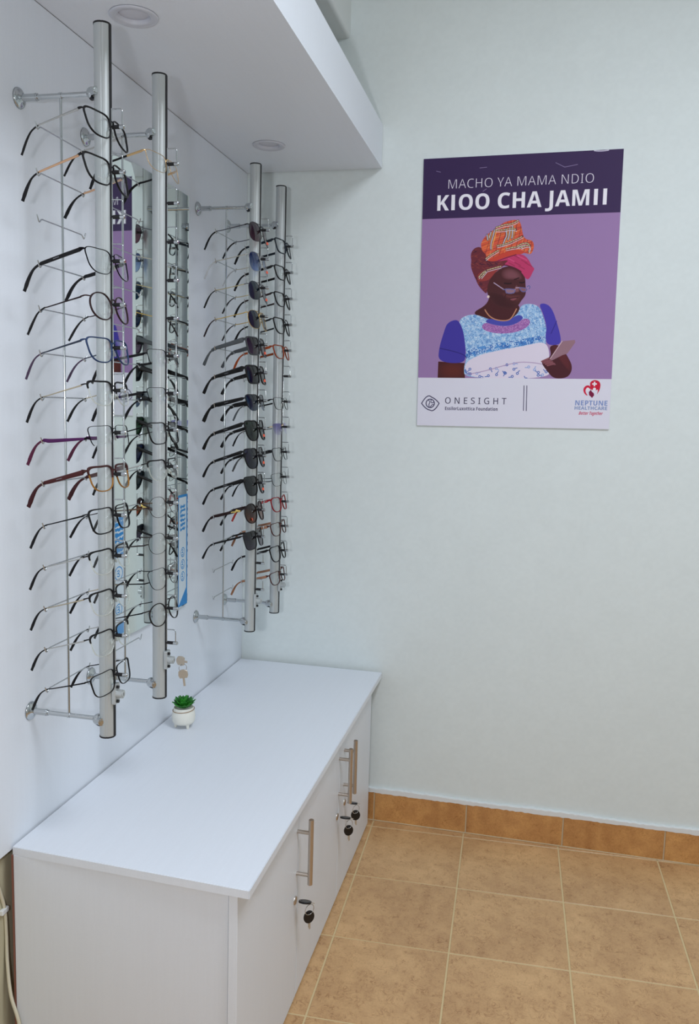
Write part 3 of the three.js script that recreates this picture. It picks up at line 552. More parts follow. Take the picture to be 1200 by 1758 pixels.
// bunch of two keys in the lock of the second rod
{
  const k = thing('rod_keys', 'two small pale metal keys hanging from the second rod lock', 'keys'); k.position.set(PX + 0.035, 0.837, 1.0263);
  const head = () => { const s = new THREE.Shape(); s.moveTo(-0.008, -0.009); s.lineTo(-0.0105, -0.003); s.lineTo(-0.0095, 0.006); s.quadraticCurveTo(0, 0.014, 0.0095, 0.006); s.lineTo(0.0105, -0.003); s.lineTo(0.008, -0.009); s.closePath(); const h = new THREE.Path(); h.absellipse(0, 0.004, 0.0026, 0.0026, 0, 6.2832); s.holes.push(h); return new THREE.ExtrudeGeometry(s, { depth: 0.0022, bevelEnabled: true, bevelThickness: 0.0004, bevelSize: 0.0004, bevelSegments: 1 }).translate(0, 0, -0.0011); };
  const blade = box(-0.0024, 0.0024, -0.028, -0.008, -0.0009, 0.0009, 0.0006);
  const a = new THREE.Group(); a.name = 'key'; k.add(a); a.position.set(0.0165, 0.0, 0.001); a.rotation.set(0, -0.1, Math.PI / 2 - 0.06, 'YXZ'); mesh('key_head', head(), M.keyMetal, a); mesh('key_blade', blade.clone().scale(1, 0.6, 1), M.keyMetal, a);
  const b = new THREE.Group(); b.name = 'key'; k.add(b); b.position.set(0.0235, -0.029, 0.003); b.rotation.set(0, 0.25, 0.12); mesh('key_head', head(), M.keyMetal, b); mesh('key_blade', blade, M.keyMetal, b);
  mesh('ring', new THREE.TorusGeometry(0.0088, 0.0007, 6, 24).rotateY(0.7).translate(0.0222, -0.0155, 0.002), M.chrome, k);
}
// ---------------------------------------------------------------- eyeglasses
const frameMats = {}, lensMats = {};
const fm = (c, metal = 0, rough = 0.42) => (frameMats[`${c}_${metal}`] ??= new THREE.MeshPhysicalMaterial({ color: c, roughness: metal ? 0.28 : rough, metalness: metal ? 0.9 : 0, specularIntensity: metal ? 1 : 0.55 }));
function clearPlastic(c) { return (frameMats[`clear_${c}`] ??= new THREE.MeshPhysicalMaterial({ color: c, roughness: 0.12, transmission: 0.75, thickness: 0, ior: 1.49 })); }
function lensMat(c) { return (lensMats[c] ??= new THREE.MeshPhysicalMaterial({ color: c, roughness: 0.03, transmission: 1, thickness: 0, ior: typeof c === 'number' && c < 0x808080 ? 1.36 : 1.5 })); }
function dyedLens(top, low) {           // lens dyed from one tone to another, as sold
  return (lensMats[`${top}_${low}`] ??= (() => {
    const a = new THREE.Color(top), b = new THREE.Color(low), t = dataTexture(64, (x, y) => { const k = Math.max(0, Math.min(1, (y / 63 - 0.15) / 0.7)), c = b.clone().lerp(a, k); return [c.r * 255, c.g * 255, c.b * 255]; }, 1, false);
    t.wrapS = t.wrapT = THREE.ClampToEdgeWrapping;
    return new THREE.MeshPhysicalMaterial({ color: 0xffffff, map: t, roughness: 0.03, transmission: 1, thickness: 0, ior: 1.36 });
  })());
}
// outlines of one lens: u towards the temple, v up
const SHAPES = {
  rect: { n: 5.2, low: 3.4, taper: 0.10, lift: 0.08 }, soft: { n: 4.4, low: 2.6, taper: 0.13, lift: 0.10 }, round: { n: 2.15, taper: 0.04, lift: 0 }, oval: { n: 2.4, taper: 0.03, lift: 0 },
  square: { n: 4.4, taper: 0.08, lift: 0.05 }, aviator: { n: 2.5, taper: -0.06, lift: 0.02, tear: 0.16 }, cat: { n: 2.6, taper: 0.12, lift: 0.2 },
};
const NO = 44;
function outline(shape, o) {
  const S = SHAPES[shape], pts = [];
  for (let i = 0; i < NO; i++) {
    const a = i / NO * Math.PI * 2, c = Math.cos(a), s = Math.sin(a), e = 2 / (s >= 0 ? S.n : S.low ?? S.n);
    let u = Math.sign(c) * Math.abs(c) ** e, v = Math.sign(s) * Math.abs(s) ** e;
    u *= 1 + S.taper * v; v += S.lift * Math.max(0, u) * (v > 0 ? 1 : 0.2); if (S.tear) { u += S.tear * Math.max(0, -v) * 0.7; v *= 1 + S.tear * 0.5 * u * (v < 0 ? 1 : 0); }
    pts.push([u, v]);
  }
  return pts;
}
const WRAP = 2.0, PANTO = 0.10;
const HOOK_X = -0.1055, LEAN = 0.30;
/* o: shape, w, h, bridge (m); rim [thickness, depth]; rims: 'full' | 'brow' | 'half' | 'none'; frame, low, arm, tip = materials; armH = [front, mid, back] half heights; tipH; lens; pads */
function glasses(rod, row, label, o) {
  const t = thing(o.sun ? 'sunglasses' : 'eyeglasses', label, o.sun ? 'sunglasses' : 'glasses', o.sun ? 'sunglasses on the third rod' : 'eyeglasses on the display rods');
  const R = RODS[rod], w = o.w * (o.sun ? 1.17 : 1.24), h = o.h * 1.05, bw = o.bridge ?? 0.019, [rt, rd] = (o.rim ?? [0.0022, 0.0034]).map((v) => v * 0.95), cy = (o.cy ?? -0.0065) - 0.0045;
  t.position.set(0.1872, R.peg - row * R.pitch + 0.0045, R.z); t.rotation.set(0, o.turn ?? 0, (o.lean ?? LEAN), 'YXZ');
  const pts = outline(o.shape, o), rims = o.rims ?? 'full';
  const at = (side, u, v, grow = 0, dx = 0) => {
    const z = bw / 2 + w / 2 + u * (w / 2 + grow), y = cy + v * (h / 2 + grow);
    return V(-WRAP * z * z + PANTO * (y - cy) + dx, y, side * z);
  };
  const rimGeo = (side, i0, i1, th, dp) => {
    const closed = i1 - i0 >= NO, N = closed ? NO : i1 - i0 + 1, pos = [], idx = [], uv = [];
    for (let k = 0; k < N; k++) {
      const i = (i0 + k + NO * 2) % NO, [u, v] = pts[i], [ua, va] = pts[(i + NO - 1) % NO], [ub, vb] = pts[(i + 1) % NO];
      let nx = (vb - va) * h, ny = -(ub - ua) * w; const L = Math.hypot(nx, ny) || 1; nx /= L; ny /= L;
      const q = N > 1 ? k / (N - 1) : 0, f = closed ? 1 : Math.min(1, 0.4 + 3 * Math.min(q, 1 - q)), tk = th * f * (1 + (o.heavyTop ?? 0) * Math.max(0, v) + (o.heavyOut ?? 0) * Math.max(0, u) * 0.6 + (rims === 'none' ? 0 : 0.9) * Math.exp(-((u - 1) ** 2 + (v - 0.8) ** 2) / 0.07));
      const c = at(side, u, v);
      for (const [a, d] of [[0, 0.3], [0.25, 0.5], [0.75, 0.5], [1, 0.25], [1, -0.25], [0.75, -0.5], [0.25, -0.5], [0, -0.3]]) { pos.push(c.x + d * dp, c.y + ny * a * tk, c.z + side * nx * a * tk); uv.push(q, a); }
    }
    const Mx = closed ? N : N - 1, s8 = 8;
    for (let k = 0; k < Mx; k++) for (let j = 0; j < s8; j++) { const a = k * s8 + j, b = k * s8 + (j + 1) % s8, c = ((k + 1) % N) * s8 + j, d = ((k + 1) % N) * s8 + (j + 1) % s8; if (side > 0) idx.push(a, c, b, b, c, d); else idx.push(a, b, c, b, d, c); }
    if (!closed) for (const e of [0, N - 1]) for (let j = 1; j < 7; j++) idx.push(e * s8, e * s8 + j, e * s8 + j + 1);
    const g = new THREE.BufferGeometry(); g.setAttribute('position', new THREE.Float32BufferAttribute(pos, 3)); g.setAttribute('uv', new THREE.Float32BufferAttribute(uv, 2)); g.setIndex(idx); g.computeVertexNormals(); return g;
  };
  const front = [], lower = [], near = (f) => pts.reduce((b, p, i) => (f(p) < f(pts[b]) ? i : b), 0);
  const hingeV = o.hingeV ?? 0.82, out = near(([u, v]) => Math.hypot(u - 1, v - hingeV)), inn = near(([u, v]) => Math.hypot(u + 1, v - (o.bridgeV ?? 0.34)));
  for (const s of [1, -1]) {
    if (rims === 'full') front.push(rimGeo(s, 0, NO, rt, rd));
    if (rims === 'brow') { front.push(rimGeo(s, out - 3, inn + 1, rt * 1.5, rd)); lower.push(rimGeo(s, inn + 1, out - 3 + NO, rt * 0.8, rd * 0.8)); }
    if (rims === 'half') front.push(rimGeo(s, out - 5, inn + 2, rt, rd));
    // lug between the rim and the hinge
    const a = at(s, pts[out][0], pts[out][1], rt * 0.6), hz = s * 0.0787, hy = a.y + 0.0006, hx = o.hx ?? -0.0145;
    const ah = (o.armH ?? [0.0022])[0] * 1.1;
    front.push(sweep(smooth([a, V((a.x * 0.6 + hx * 0.4) - 0.0005, hy, s * Math.max(Math.abs(a.z) + 0.0006, 0.0778)), V(hx, hy, hz), V(hx - 0.004, hy, hz)], 8), (i, q) => [Math.max(rt * 0.5, 0.0011) * (1 - q) + ah * q, Math.max(rd * 0.4, 0.0011) * (1 - q) + 0.0013 * q], V(0, 0, 1), 8, false, 0.7));
  }
  const bl = at(1, pts[inn][0], pts[inn][1], rt * 0.5), br = at(-1, pts[inn][0], pts[inn][1], rt * 0.5), by = Math.max(bl.y, 0.0018);
  const bh = o.bridgeH ?? Math.max(0.0009, rt * 0.62);
  front.push(sweep(smooth([bl, V(0.0038, by * 0.6 + 0.0024 * 0.4 + bh * 0.6, bl.z * 0.5), V(0.0050, Math.max(by * 0.5, 0) + bh * 0.9, 0), V(0.0038, by * 0.6 + 0.0024 * 0.4 + bh * 0.6, br.z * 0.5), br], 12), () => [bh, Math.max(0.0009, rd * 0.42)], V(1, 0, 0), 8));
  if (o.doubleBridge) front.push(tube(smooth([at(1, -0.6, 0.95, 0), V(0.001, cy + h * 0.52, 0), at(-1, -0.6, 0.95, 0)], 8), 0.0008, 6));
  let ff; if (rims === 'none') { mesh('end_piece', front[0], o.frame, t); mesh('end_piece', front[1], o.frame, t); mesh('bridge', front[2], o.frame, t); } else ff = mesh('frame_front', merge(front), o.frame, t);
  if (lower.length) mesh('lower_rim', merge(lower), o.low, ff);
  // lenses
  for (const s of [1, -1]) {
    const pos = [], uv = [], idx = [], K = 3; const c0 = at(s, 0, 0, 0, 0.0008); pos.push(c0.x, c0.y, c0.z); uv.push(0.5, 0.5);
    for (let k = 1; k <= K; k++) for (let i = 0; i < NO; i++) { const f = k / K * 1.005, p = at(s, pts[i][0] * f, pts[i][1] * f, 0, 0.0008 * (1 - f * f)); pos.push(p.x, p.y, p.z); uv.push(0.5 + pts[i][0] * f * 0.5, Math.max(0, Math.min(1, 0.5 + pts[i][1] * f * 0.5))); }
    for (let i = 0; i < NO; i++) { const j = (i + 1) % NO; s > 0 ? idx.push(0, 1 + j, 1 + i) : idx.push(0, 1 + i, 1 + j); for (let k = 0; k < K - 1; k++) { const a = 1 + k * NO + i, b = 1 + k * NO + j, c = a + NO, d = b + NO; s > 0 ? idx.push(a, b, c, b, d, c) : idx.push(a, c, b, b, c, d); } }
    const g = new THREE.BufferGeometry(); g.setAttribute('position', new THREE.Float32BufferAttribute(pos, 3)); g.setAttribute('uv', new THREE.Float32BufferAttribute(uv, 2)); g.setIndex(idx); g.computeVertexNormals();
    const ln = mesh('lens', g, o.lens ?? lensMat(0xfbfdfd), t);
    if (o.print && s > 0) { const p = at(1, 0.05, -0.62, 0, 0.0011); mesh('demo_print', box(p.x - 0.0001, p.x + 0.0001, p.y - 0.0003, p.y + 0.0003, p.z - 0.011, p.z + 0.011), M.demoPrint, ln); }
    if (o.sticker && (s < 0 || o.sticker > 1) && !(s < 0 && o.sticker > 1)) { const p = at(s, 0.1, -0.6, 0, 0.0013); const q = 0.0068, e = box(-0.0002, 0.0002, -0.0038, 0.0038, -q, q); e.rotateY(-s * 2 * WRAP * Math.abs(p.z) * -1); e.translate(p.x, p.y, p.z); mesh('price_sticker', e, M.sticker, ln); }
  }
  if (o.pads ?? true) for (const s of [1, -1]) {
    const p = at(s, -1, -0.12, 0), g = new THREE.SphereGeometry(1, 12, 8).scale(0.0032, 0.0068, 0.0014).rotateX(-s * 0.35).translate(p.x - 0.0052, p.y, p.z - s * 0.0012);
    mesh('nose_pad', merge([g, tube([V(p.x, p.y + 0.004, p.z), V(p.x - 0.003, p.y + 0.003, p.z - s * 0.0004), V(p.x - 0.005, p.y, p.z - s * 0.001)], 0.0005, 5)]), o.padMat ?? M.nosePad, t);
  }
  // temples: straight arm to the hook, then the curved tip
  const hy = at(1, pts[out][0], pts[out][1], 0).y + 0.0006, hx = o.hx ?? -0.0145, [a0, a1, a2] = (o.armH ?? [0.0022, 0.0014, 0.0012]).map((v) => v * (o.sun && !o.doubleBridge ? 1.35 : 1.1)), th = (o.armT ?? 0.0011) * 1.1, tl = o.tipStart ?? 0.80, bend = o.bend ?? 0;
  const drop = hy - 0.0095;                                        // keeps the arm in the trough of the hook
  for (const s of [1, -1]) {
    const full = smooth([V(hx - 0.003, hy, s * 0.079), V(-0.05, hy - drop * 0.35, s * 0.0785), V(-0.09, hy - drop * 0.8, s * 0.0768), V(HOOK_X + 0.004 + bend, hy - drop, s * 0.0758), V(HOOK_X - 0.012 + bend, hy - drop - 0.004, s * 0.0745), V(HOOK_X - 0.026 + bend, hy - drop - 0.0135, s * 0.0722), V(HOOK_X - 0.046 + bend * 0.7, hy - drop - 0.034, s * 0.0695)], 30);
    const cut = Math.round(30 * (o.cut ?? 0.5)), H = (q) => (q < 0.35 ? a0 + (a1 - a0) * q / 0.35 : q < 0.7 ? a1 + (a2 - a1) * (q - 0.35) / 0.35 : a2), k2 = o.tipH ?? [0.0017, 0.0032];
    const am = mesh('temple', sweep(full.slice(0, cut + 1), (i) => [H(i / 30), th], V(0, 0, 1), 8, false, 0.7), o.arm, t);
    mesh('temple_tip', sweep(full.slice(cut), (i) => { const n = 30 - cut, q = i / n, e = q > 0.93 ? 0.8 : 1; return [(k2[0] + (k2[1] * 1.2 - k2[0]) * Math.max(0, (q - 0.35) / 0.65)) * e, Math.max(th, 0.0014) * e]; }, V(0, 0, 1), 8, false, 0.7), o.tip, am);
    if (o.mark && s > 0) { const p = full[7]; mesh('temple_mark', box(p.x - 0.006, p.x + 0.006, p.y - 0.0004, p.y + 0.0004, p.z + th * 0.9, p.z + th + 0.0003), M.mark, am); }
    if (o.ornament) { const l = []; for (const [x, y, q] of [[-0.030, 0.001, 0.0035], [-0.037, -0.001, 0.0028], [-0.024, -0.0015, 0.003], [-0.044, 0.0005, 0.0018]]) l.push(new THREE.SphereGeometry(1, 12, 8).scale(0.005, q, 0.0012).translate(x, hy + y, s * 0.0805)); mesh('temple_ornament', merge(l), M.goldBright, am); }
    if (o.dots) for (let i = 2; i < cut; i += 2) { const p = full[i]; mesh('dot', box(p.x - 0.0014, p.x + 0.0014, p.y - 0.0010, p.y + 0.0010, p.z - s * 0 - th * 1.15, p.z + th * 1.15), M.whiteDot, am); }
  }
  return t;
}
Object.assign(M, { demoPrint: std(0xb9bcb8, 0.6), sticker: std(0xf2603c, 0.55), nosePad: new THREE.MeshPhysicalMaterial({ color: 0xe8ece9, roughness: 0.2, transmission: 0.6, thickness: 0 }), mark: std(0x8d9098, 0.6), goldBright: std(0xe6c877, 0.3, 0.9), whiteDot: std(0xeadcd8, 0.5) });
const BK = fm(0x060508), BM = fm(0x0e0d12, 1), SILV = fm(0xb9b9b6, 1), GOLD = fm(0xd9b684, 1), GUN = fm(0x5a5a60, 1), CLR = clearPlastic(0xf1f3ee);
const DK = lensMat(0x141a20), plasticArm = { armH: [0.0034, 0.0028, 0.0022], armT: 0.0014, tipH: [0.0022, 0.0036] }, thinArm = { armH: [0.0013, 0.0009, 0.0009], armT: 0.0008, tipH: [0.0013, 0.0028] };
const N1 = 'on nearest rod', N2 = 'on second rod', N3 = 'on third rod', N4 = 'on far rod';
// nearest rod
glasses(0, 0, `black-rimmed glasses with slim silver temples, topmost ${N1}`, { shape: 'soft', w: 0.051, h: 0.041, rim: [0.0021, 0.0036], frame: BK, arm: SILV, tip: BK, ...thinArm, armH: [0.0022, 0.0012, 0.001], tipH: [0.0013, 0.0022], heavyOut: 0.4 });
glasses(0, 1, `black-rimmed glasses with pale gold temples, second from top ${N1}`, { shape: 'soft', w: 0.053, h: 0.045, rim: [0.0023, 0.0038], frame: BK, arm: fm(0xdcb08c, 1), tip: BK, armH: [0.0020, 0.0016, 0.0014], tipH: [0.0015, 0.0036], heavyOut: 0.5, print: 1 });
glasses(0, 3, `thin black metal glasses with broad black temples, directly below empty peg ${N1}`, { shape: 'soft', w: 0.052, h: 0.042, rim: [0.0012, 0.0024], frame: BM, arm: BK, tip: BK, armH: [0.0034, 0.0032, 0.0024], armT: 0.0012, tipH: [0.0022, 0.0036], print: 1, mark: 1 });
glasses(0, 4, `dark brown round glasses with wiry temples ${N1}`, { shape: 'round', w: 0.047, h: 0.045, rim: [0.0021, 0.0036], frame: fm(0x2a1517), arm: fm(0x2c2224, 1), tip: BK, ...thinArm, tipH: [0.0013, 0.0024], print: 1, bend: 0.008, heavyOut: 0.5 });
glasses(0, 5, `translucent blue glasses with thin mauve-tipped temples ${N1}`, { shape: 'soft', w: 0.051, h: 0.041, rim: [0.0021, 0.0034], frame: fm(0x23395f), arm: fm(0x39404e, 1), tip: fm(0x4a3a52), ...thinArm, armH: [0.0018, 0.001, 0.001], tipH: [0.0013, 0.0024] });
glasses(0, 6, `black browline glasses with clear lower rims and thin gold temples ${N1}`, { shape: 'soft', w: 0.050, h: 0.040, rims: 'brow', rim: [0.0021, 0.0036], frame: BK, low: CLR, arm: fm(0xb7ab93, 1), tip: BK, ...thinArm, print: 1 });
glasses(0, 7, `half-rim glasses with flat purple temples ${N1}`, { shape: 'rect', w: 0.051, h: 0.037, rims: 'half', rim: [0.0010, 0.002], frame: BM, arm: fm(0x4c1250, 0), tip: fm(0x561a38), armH: [0.0022, 0.0036, 0.0018], armT: 0.0008, tipH: [0.0020, 0.0034], print: 1, hingeV: 0.2 });
glasses(0, 8, `tortoise brown and amber plastic glasses with broad temples ${N1}`, { shape: 'soft', w: 0.050, h: 0.041, rims: 'brow', rim: [0.0026, 0.0044], frame: fm(0x3c1614), low: fm(0x9a6a2a), arm: fm(0x451617), tip: fm(0x3d1318), armH: [0.0044, 0.0036, 0.0024], armT: 0.0018, tipH: [0.0024, 0.0044], pads: false, mark: 1 });
glasses(0, 9, `black rectangular glasses with thin black temples, just below the tortoise pair ${N1}`, { shape: 'rect', w: 0.050, h: 0.042, rim: [0.0022, 0.0036], frame: BK, arm: BM, tip: BK, ...thinArm, heavyOut: 0.5, print: 1, bend: 0.004 });
glasses(0, 10, `black browline glasses with wire temples, fourth from bottom ${N1}`, { shape: 'soft', w: 0.050, h: 0.041, rims: 'brow', rim: [0.0021, 0.0034], frame: BK, low: CLR, arm: SILV, tip: BK, ...thinArm, print: 1 });
glasses(0, 11, `black browline glasses with wire temples, third from bottom ${N1}`, { shape: 'soft', w: 0.050, h: 0.041, rims: 'brow', rim: [0.0021, 0.0034], frame: BK, low: CLR, arm: fm(0xb7ab93, 1), tip: BK, ...thinArm, print: 1 });
glasses(0, 12, `black browline glasses with wire temples, second from bottom ${N1}`, { shape: 'soft', w: 0.050, h: 0.041, rims: 'brow', rim: [0.0019, 0.0034], frame: BK, low: CLR, arm: SILV, tip: BK, ...thinArm, print: 1 });
glasses(0, 13, `thin black rectangular glasses, bottom pair ${N1}`, { shape: 'rect', w: 0.050, h: 0.039, rim: [0.0017, 0.0032], frame: BK, arm: BM, tip: BK, ...thinArm, print: 1 });
// second rod
glasses(1, 0, `thin gold wire glasses with black and gold temples, topmost ${N2}`, { shape: 'soft', w: 0.052, h: 0.036, rim: [0.0008, 0.0014], frame: GOLD, arm: GOLD, tip: BK, armH: [0.0022, 0.002, 0.002], armT: 0.0010, tipH: [0.0020, 0.0030], cut: 0.18 });
glasses(1, 5, `half-rim glasses with straight black temples, second pair from top ${N2}`, { shape: 'rect', w: 0.050, h: 0.034, rims: 'half', rim: [0.0009, 0.0018], frame: BM, arm: BK, tip: BK, armH: [0.0026, 0.0024, 0.002], tipH: [0.0018, 0.0032], print: 1, hingeV: 0.35 });
glasses(1, 6, `half-rim glasses with straight black temples, third pair from top ${N2}`, { shape: 'rect', w: 0.050, h: 0.033, rims: 'half', rim: [0.0009, 0.0018], frame: BM, arm: BK, tip: BK, armH: [0.0026, 0.0024, 0.002], tipH: [0.0018, 0.0034], print: 1, hingeV: 0.35 });
glasses(1, 7, `black full-rim rectangular glasses between half-rim and browline pairs ${N2}`, { shape: 'rect', w: 0.048, h: 0.041, rim: [0.002, 0.0034], frame: BK, arm: BM, tip: BK, ...thinArm, heavyOut: 0.5, print: 1 });
glasses(1, 8, `black browline glasses with clear lower rims, only such pair ${N2}`, { shape: 'soft', w: 0.048, h: 0.039, rims: 'brow', rim: [0.0019, 0.0034], frame: BK, low: CLR, arm: SILV, tip: BK, ...thinArm, print: 1 });
glasses(1, 9, `bronze wire oval glasses, upper of two similar pairs ${N2}`, { shape: 'oval', w: 0.048, h: 0.041, rim: [0.0008, 0.0015], frame: fm(0x4a3c34, 1), arm: fm(0x6a5440, 1), tip: BK, ...thinArm, armH: [0.0014, 0.0014, 0.0012], print: 1, hingeV: 0.1 });
glasses(1, 10, `dark wire oval glasses, lower of two similar pairs ${N2}`, { shape: 'oval', w: 0.050, h: 0.041, rim: [0.0008, 0.0015], frame: fm(0x3c3836, 1), arm: fm(0x4e4a48, 1), tip: BK, ...thinArm, armH: [0.0016, 0.0014, 0.0012], print: 1, hingeV: 0.1 });
glasses(1, 11, `thin black metal squarish glasses, second pair from bottom ${N2}`, { shape: 'soft', w: 0.048, h: 0.041, rim: [0.001, 0.0018], frame: BM, arm: BM, tip: BK, ...thinArm, print: 1, hingeV: 0.1 });
glasses(1, 12, `dark brown round plastic glasses, bottom pair ${N2}`, { shape: 'round', w: 0.047, h: 0.044, rim: [0.002, 0.0034], frame: fm(0x17100f), arm: BM, tip: BK, ...thinArm, heavyOut: 0.4, print: 1 });
// third rod: sunglasses
const metalSun = { rim: [0.0009, 0.0016], doubleBridge: 1, sun: 1, armT: 0.0009 };
glasses(2, 0, `aviator sunglasses with mauve-brown lenses, topmost ${N3}`, { ...metalSun, shape: 'aviator', w: 0.056, h: 0.049, frame: BM, arm: GUN, tip: BK, lens: dyedLens(0x4a2f3e, 0x7a5562), armH: [0.0014, 0.001, 0.001], tipH: [0.0019, 0.0026], cy: -0.012, sticker: 1 });
glasses(2, 1, `silver-rimmed sunglasses with blue lenses fading paler, whitish temples ${N3}`, { ...metalSun, shape: 'aviator', w: 0.056, h: 0.050, frame: SILV, arm: fm(0xc4bdae, 1), tip: fm(0xb3b5b8), lens: dyedLens(0x1d3a78, 0xa7bbe0), armH: [0.0011, 0.001, 0.001], tipH: [0.0012, 0.0018], cy: -0.013, sticker: 1 });
glasses(2, 2, `dark blue aviator sunglasses with thin gold temples, third from top ${N3}`, { ...metalSun, shape: 'aviator', w: 0.055, h: 0.048, frame: GUN, arm: fm(0xcab98e, 1), tip: BK, lens: lensMat(0x16324a), armH: [0.0011, 0.001, 0.001], tipH: [0.0014, 0.0026], cy: -0.012, sticker: 1 });
glasses(2, 3, `dark blue sunglasses with bright gold bridge and temples, fourth from top ${N3}`, { ...metalSun, shape: 'oval', w: 0.056, h: 0.048, frame: fm(0xd2ae5c, 1), arm: fm(0xd2ae5c, 1), tip: fm(0x1d0d12), lens: lensMat(0x1c2c48), armH: [0.0011, 0.001, 0.001], tipH: [0.0014, 0.0024], cy: -0.012 });
const acetate = { sun: 1, rim: [0.0030, 0.0046], armT: 0.0017, pads: false, heavyTop: 0.3, bridgeH: 0.003, cut: 0.62 };
glasses(2, 4, `matt grey plastic sunglasses with purple-brown lenses and wide temples ${N3}`, { ...acetate, shape: 'square', w: 0.056, h: 0.044, frame: fm(0x3b3e42), arm: fm(0x4a4e52), tip: fm(0x4a4e52), lens: dyedLens(0x2c1f2e, 0x6a5568), armH: [0.0054, 0.0040, 0.0030], tipH: [0.0026, 0.0042], hingeV: 0.8, sticker: 1 });
glasses(2, 5, `square black sunglasses with straight wide temples, just below grey pair ${N3}`, { ...acetate, shape: 'square', w: 0.056, h: 0.045, frame: BK, arm: BK, tip: BK, lens: DK, armH: [0.0058, 0.0040, 0.0028], tipH: [0.0026, 0.0044], hingeV: 0.8, mark: 1, sticker: 1 });
glasses(2, 6, `rimless-look sunglasses with slate blue lenses and wide black temples ${N3}`, { ...acetate, rim: [0.0012, 0.003], rims: 'half', shape: 'soft', w: 0.055, h: 0.043, frame: BK, arm: BK, tip: BK, lens: dyedLens(0x1f2c42, 0x4a5a76), armH: [0.0034, 0.0050, 0.0036], tipH: [0.0034, 0.0052], hingeV: 0.7, mark: 1 });
glasses(2, 7, `black plastic sunglasses with dark green lenses ${N3}`, { ...acetate, shape: 'soft', w: 0.055, h: 0.050, frame: BK, arm: BK, tip: BK, lens: lensMat(0x24402c), armH: [0.0046, 0.0034, 0.0028], tipH: [0.0028, 0.0044], mark: 1, sticker: 1 });
glasses(2, 8, `black sunglasses with big navy lenses, directly below green-lensed pair ${N3}`, { ...acetate, shape: 'soft', w: 0.057, h: 0.052, rim: [0.0020, 0.0042], frame: BK, arm: BK, tip: BK, lens: lensMat(0x1c2040), armH: [0.0040, 0.0030, 0.0022], tipH: [0.0024, 0.0034], mark: 1, sticker: 1 });
glasses(2, 9, `black sunglasses with charcoal lenses, directly above brown gold-trimmed pair ${N3}`, { ...acetate, shape: 'soft', w: 0.055, h: 0.050, rim: [0.0022, 0.004], frame: BK, arm: BK, tip: BK, lens: lensMat(0x222a31), armH: [0.0034, 0.0026, 0.002], tipH: [0.0022, 0.0032], mark: 1, sticker: 1 });
glasses(2, 10, `dark brown sunglasses with gold temple ornament and orange sticker on lens ${N3}`, { ...acetate, shape: 'round', w: 0.055, h: 0.050, rim: [0.0024, 0.0042], frame: fm(0x1c0c0b), arm: fm(0x240f10), tip: BK, lens: dyedLens(0x3a1a12, 0x8a5236), armH: [0.0034, 0.0034, 0.0024], tipH: [0.0022, 0.0034], sticker: 2, ornament: 1 });
glasses(2, 11, `thin black sunglasses with purple-grey lenses, bottom pair ${N3}`, { ...acetate, shape: 'rect', w: 0.056, h: 0.047, rim: [0.0016, 0.0032], frame: BK, arm: BK, tip: BK, lens: dyedLens(0x1b1824, 0x544a5c), armH: [0.0022, 0.0020, 0.0018], tipH: [0.0018, 0.0030] });
// far rod
const pl = { rim: [0.0026, 0.0042], pads: false, armT: 0.0016, armH: [0.0036, 0.0030, 0.0024], tipH: [0.0022, 0.0034], w: 0.049, h: 0.038, heavyOut: 0.4 };
glasses(3, 0, `dark teal-black rectangular plastic glasses, topmost ${N4}`, { ...pl, shape: 'rect', frame: fm(0x0d1a26), arm: fm(0x0d1a26), tip: BK });
glasses(3, 1, `black plastic glasses with broad temples, second from top ${N4}`, { ...pl, shape: 'soft', frame: BK, arm: BK, tip: BK });
glasses(3, 2, `black plastic glasses, third from top ${N4}`, { ...pl, shape: 'soft', w: 0.048, frame: BK, arm: fm(0x241112), tip: BK, armH: [0.0028, 0.0022, 0.002] });
glasses(3, 3, `black plastic glasses, directly above the orange-brown pair ${N4}`, { ...pl, shape: 'soft', h: 0.043, frame: BK, arm: BK, tip: BK, armH: [0.0024, 0.002, 0.0018] });
glasses(3, 4, `orange-brown plastic glasses above the empty peg ${N4}`, { ...pl, shape: 'soft', h: 0.036, frame: fm(0x8f3a14), arm: fm(0x9c4216), tip: fm(0xa64a1c) });
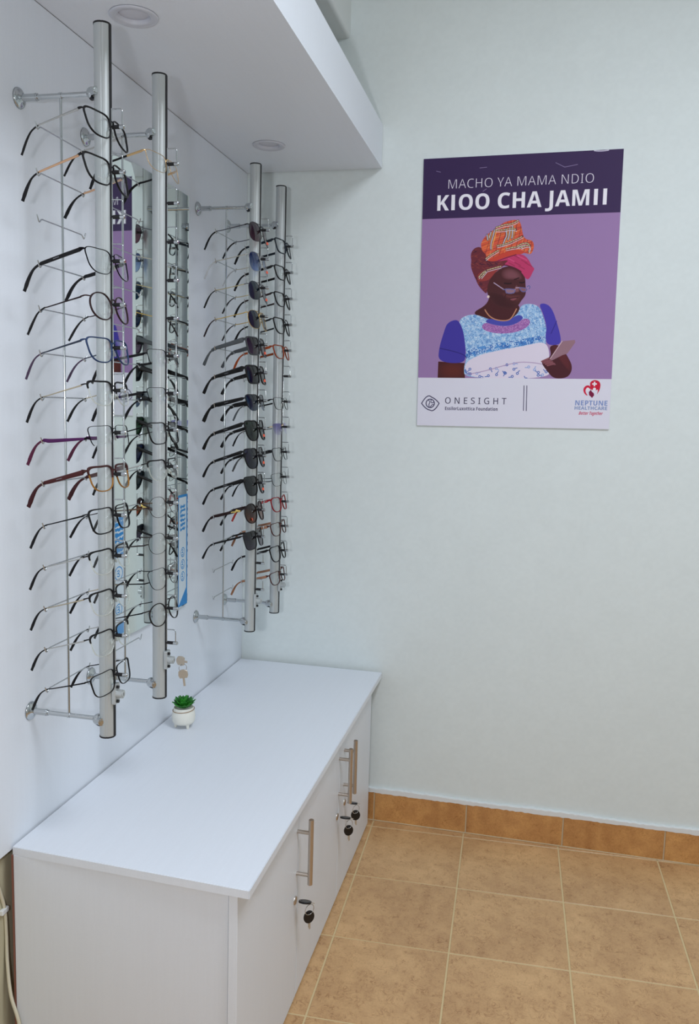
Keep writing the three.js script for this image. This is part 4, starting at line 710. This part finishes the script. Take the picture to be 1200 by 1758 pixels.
glasses(3, 6, `small dark metal glasses with grey-tipped temples, just below empty peg ${N4}`, { shape: 'rect', w: 0.046, h: 0.034, rim: [0.0012, 0.0022], frame: BM, arm: BK, tip: fm(0x5c6266), armH: [0.0024, 0.0022, 0.002], tipH: [0.0018, 0.0030] });
glasses(3, 7, `rimless glasses with lilac-tinted lenses ${N4}`, { shape: 'rect', w: 0.048, h: 0.034, rims: 'none', rim: [0.0009, 0.0016], frame: GOLD, arm: fm(0x2a2624, 1), tip: BK, lens: dyedLens(0xa79fd6, 0xe6e4f2), ...thinArm, hingeV: 0.3 });
glasses(3, 8, `gunmetal glasses with broad grey metal temples ${N4}`, { shape: 'rect', w: 0.047, h: 0.037, rim: [0.0014, 0.0024], frame: BM, arm: fm(0x3f4042, 1), tip: fm(0x56595a), armH: [0.0034, 0.0028, 0.0022], tipH: [0.002, 0.0032] });
glasses(3, 9, `fine black wire rectangular glasses, directly above the red pair ${N4}`, { shape: 'rect', w: 0.050, h: 0.036, rim: [0.0010, 0.0016], frame: BM, arm: BM, tip: BK, ...thinArm, hingeV: 0.1 });
glasses(3, 10, `red plastic glasses with red and white dotted temples ${N4}`, { ...pl, shape: 'cat', h: 0.040, frame: fm(0x8c0f1a), arm: fm(0xb02028), tip: fm(0xb5443c), armH: [0.002, 0.0018, 0.0016], dots: 1 });
glasses(3, 11, `brown glasses with tan temples, directly above the thick black pair ${N4}`, { ...pl, shape: 'soft', h: 0.036, rim: [0.0020, 0.0036], frame: fm(0x4a2018), arm: fm(0xa3755a), tip: fm(0x8a5f44), armH: [0.0040, 0.0036, 0.0026] });
glasses(3, 12, `thick black round-cornered glasses, second pair from bottom ${N4}`, { ...pl, shape: 'soft', h: 0.043, frame: BK, arm: BK, tip: BK });
glasses(3, 13, `brown glasses with tan temples, bottom pair ${N4}`, { ...pl, shape: 'soft', h: 0.036, rim: [0.0020, 0.0036], frame: fm(0x4a2018), arm: fm(0xa3755a), tip: fm(0x9a6a4a), armH: [0.0038, 0.0034, 0.0026] });

renderer.render(scene, camera);
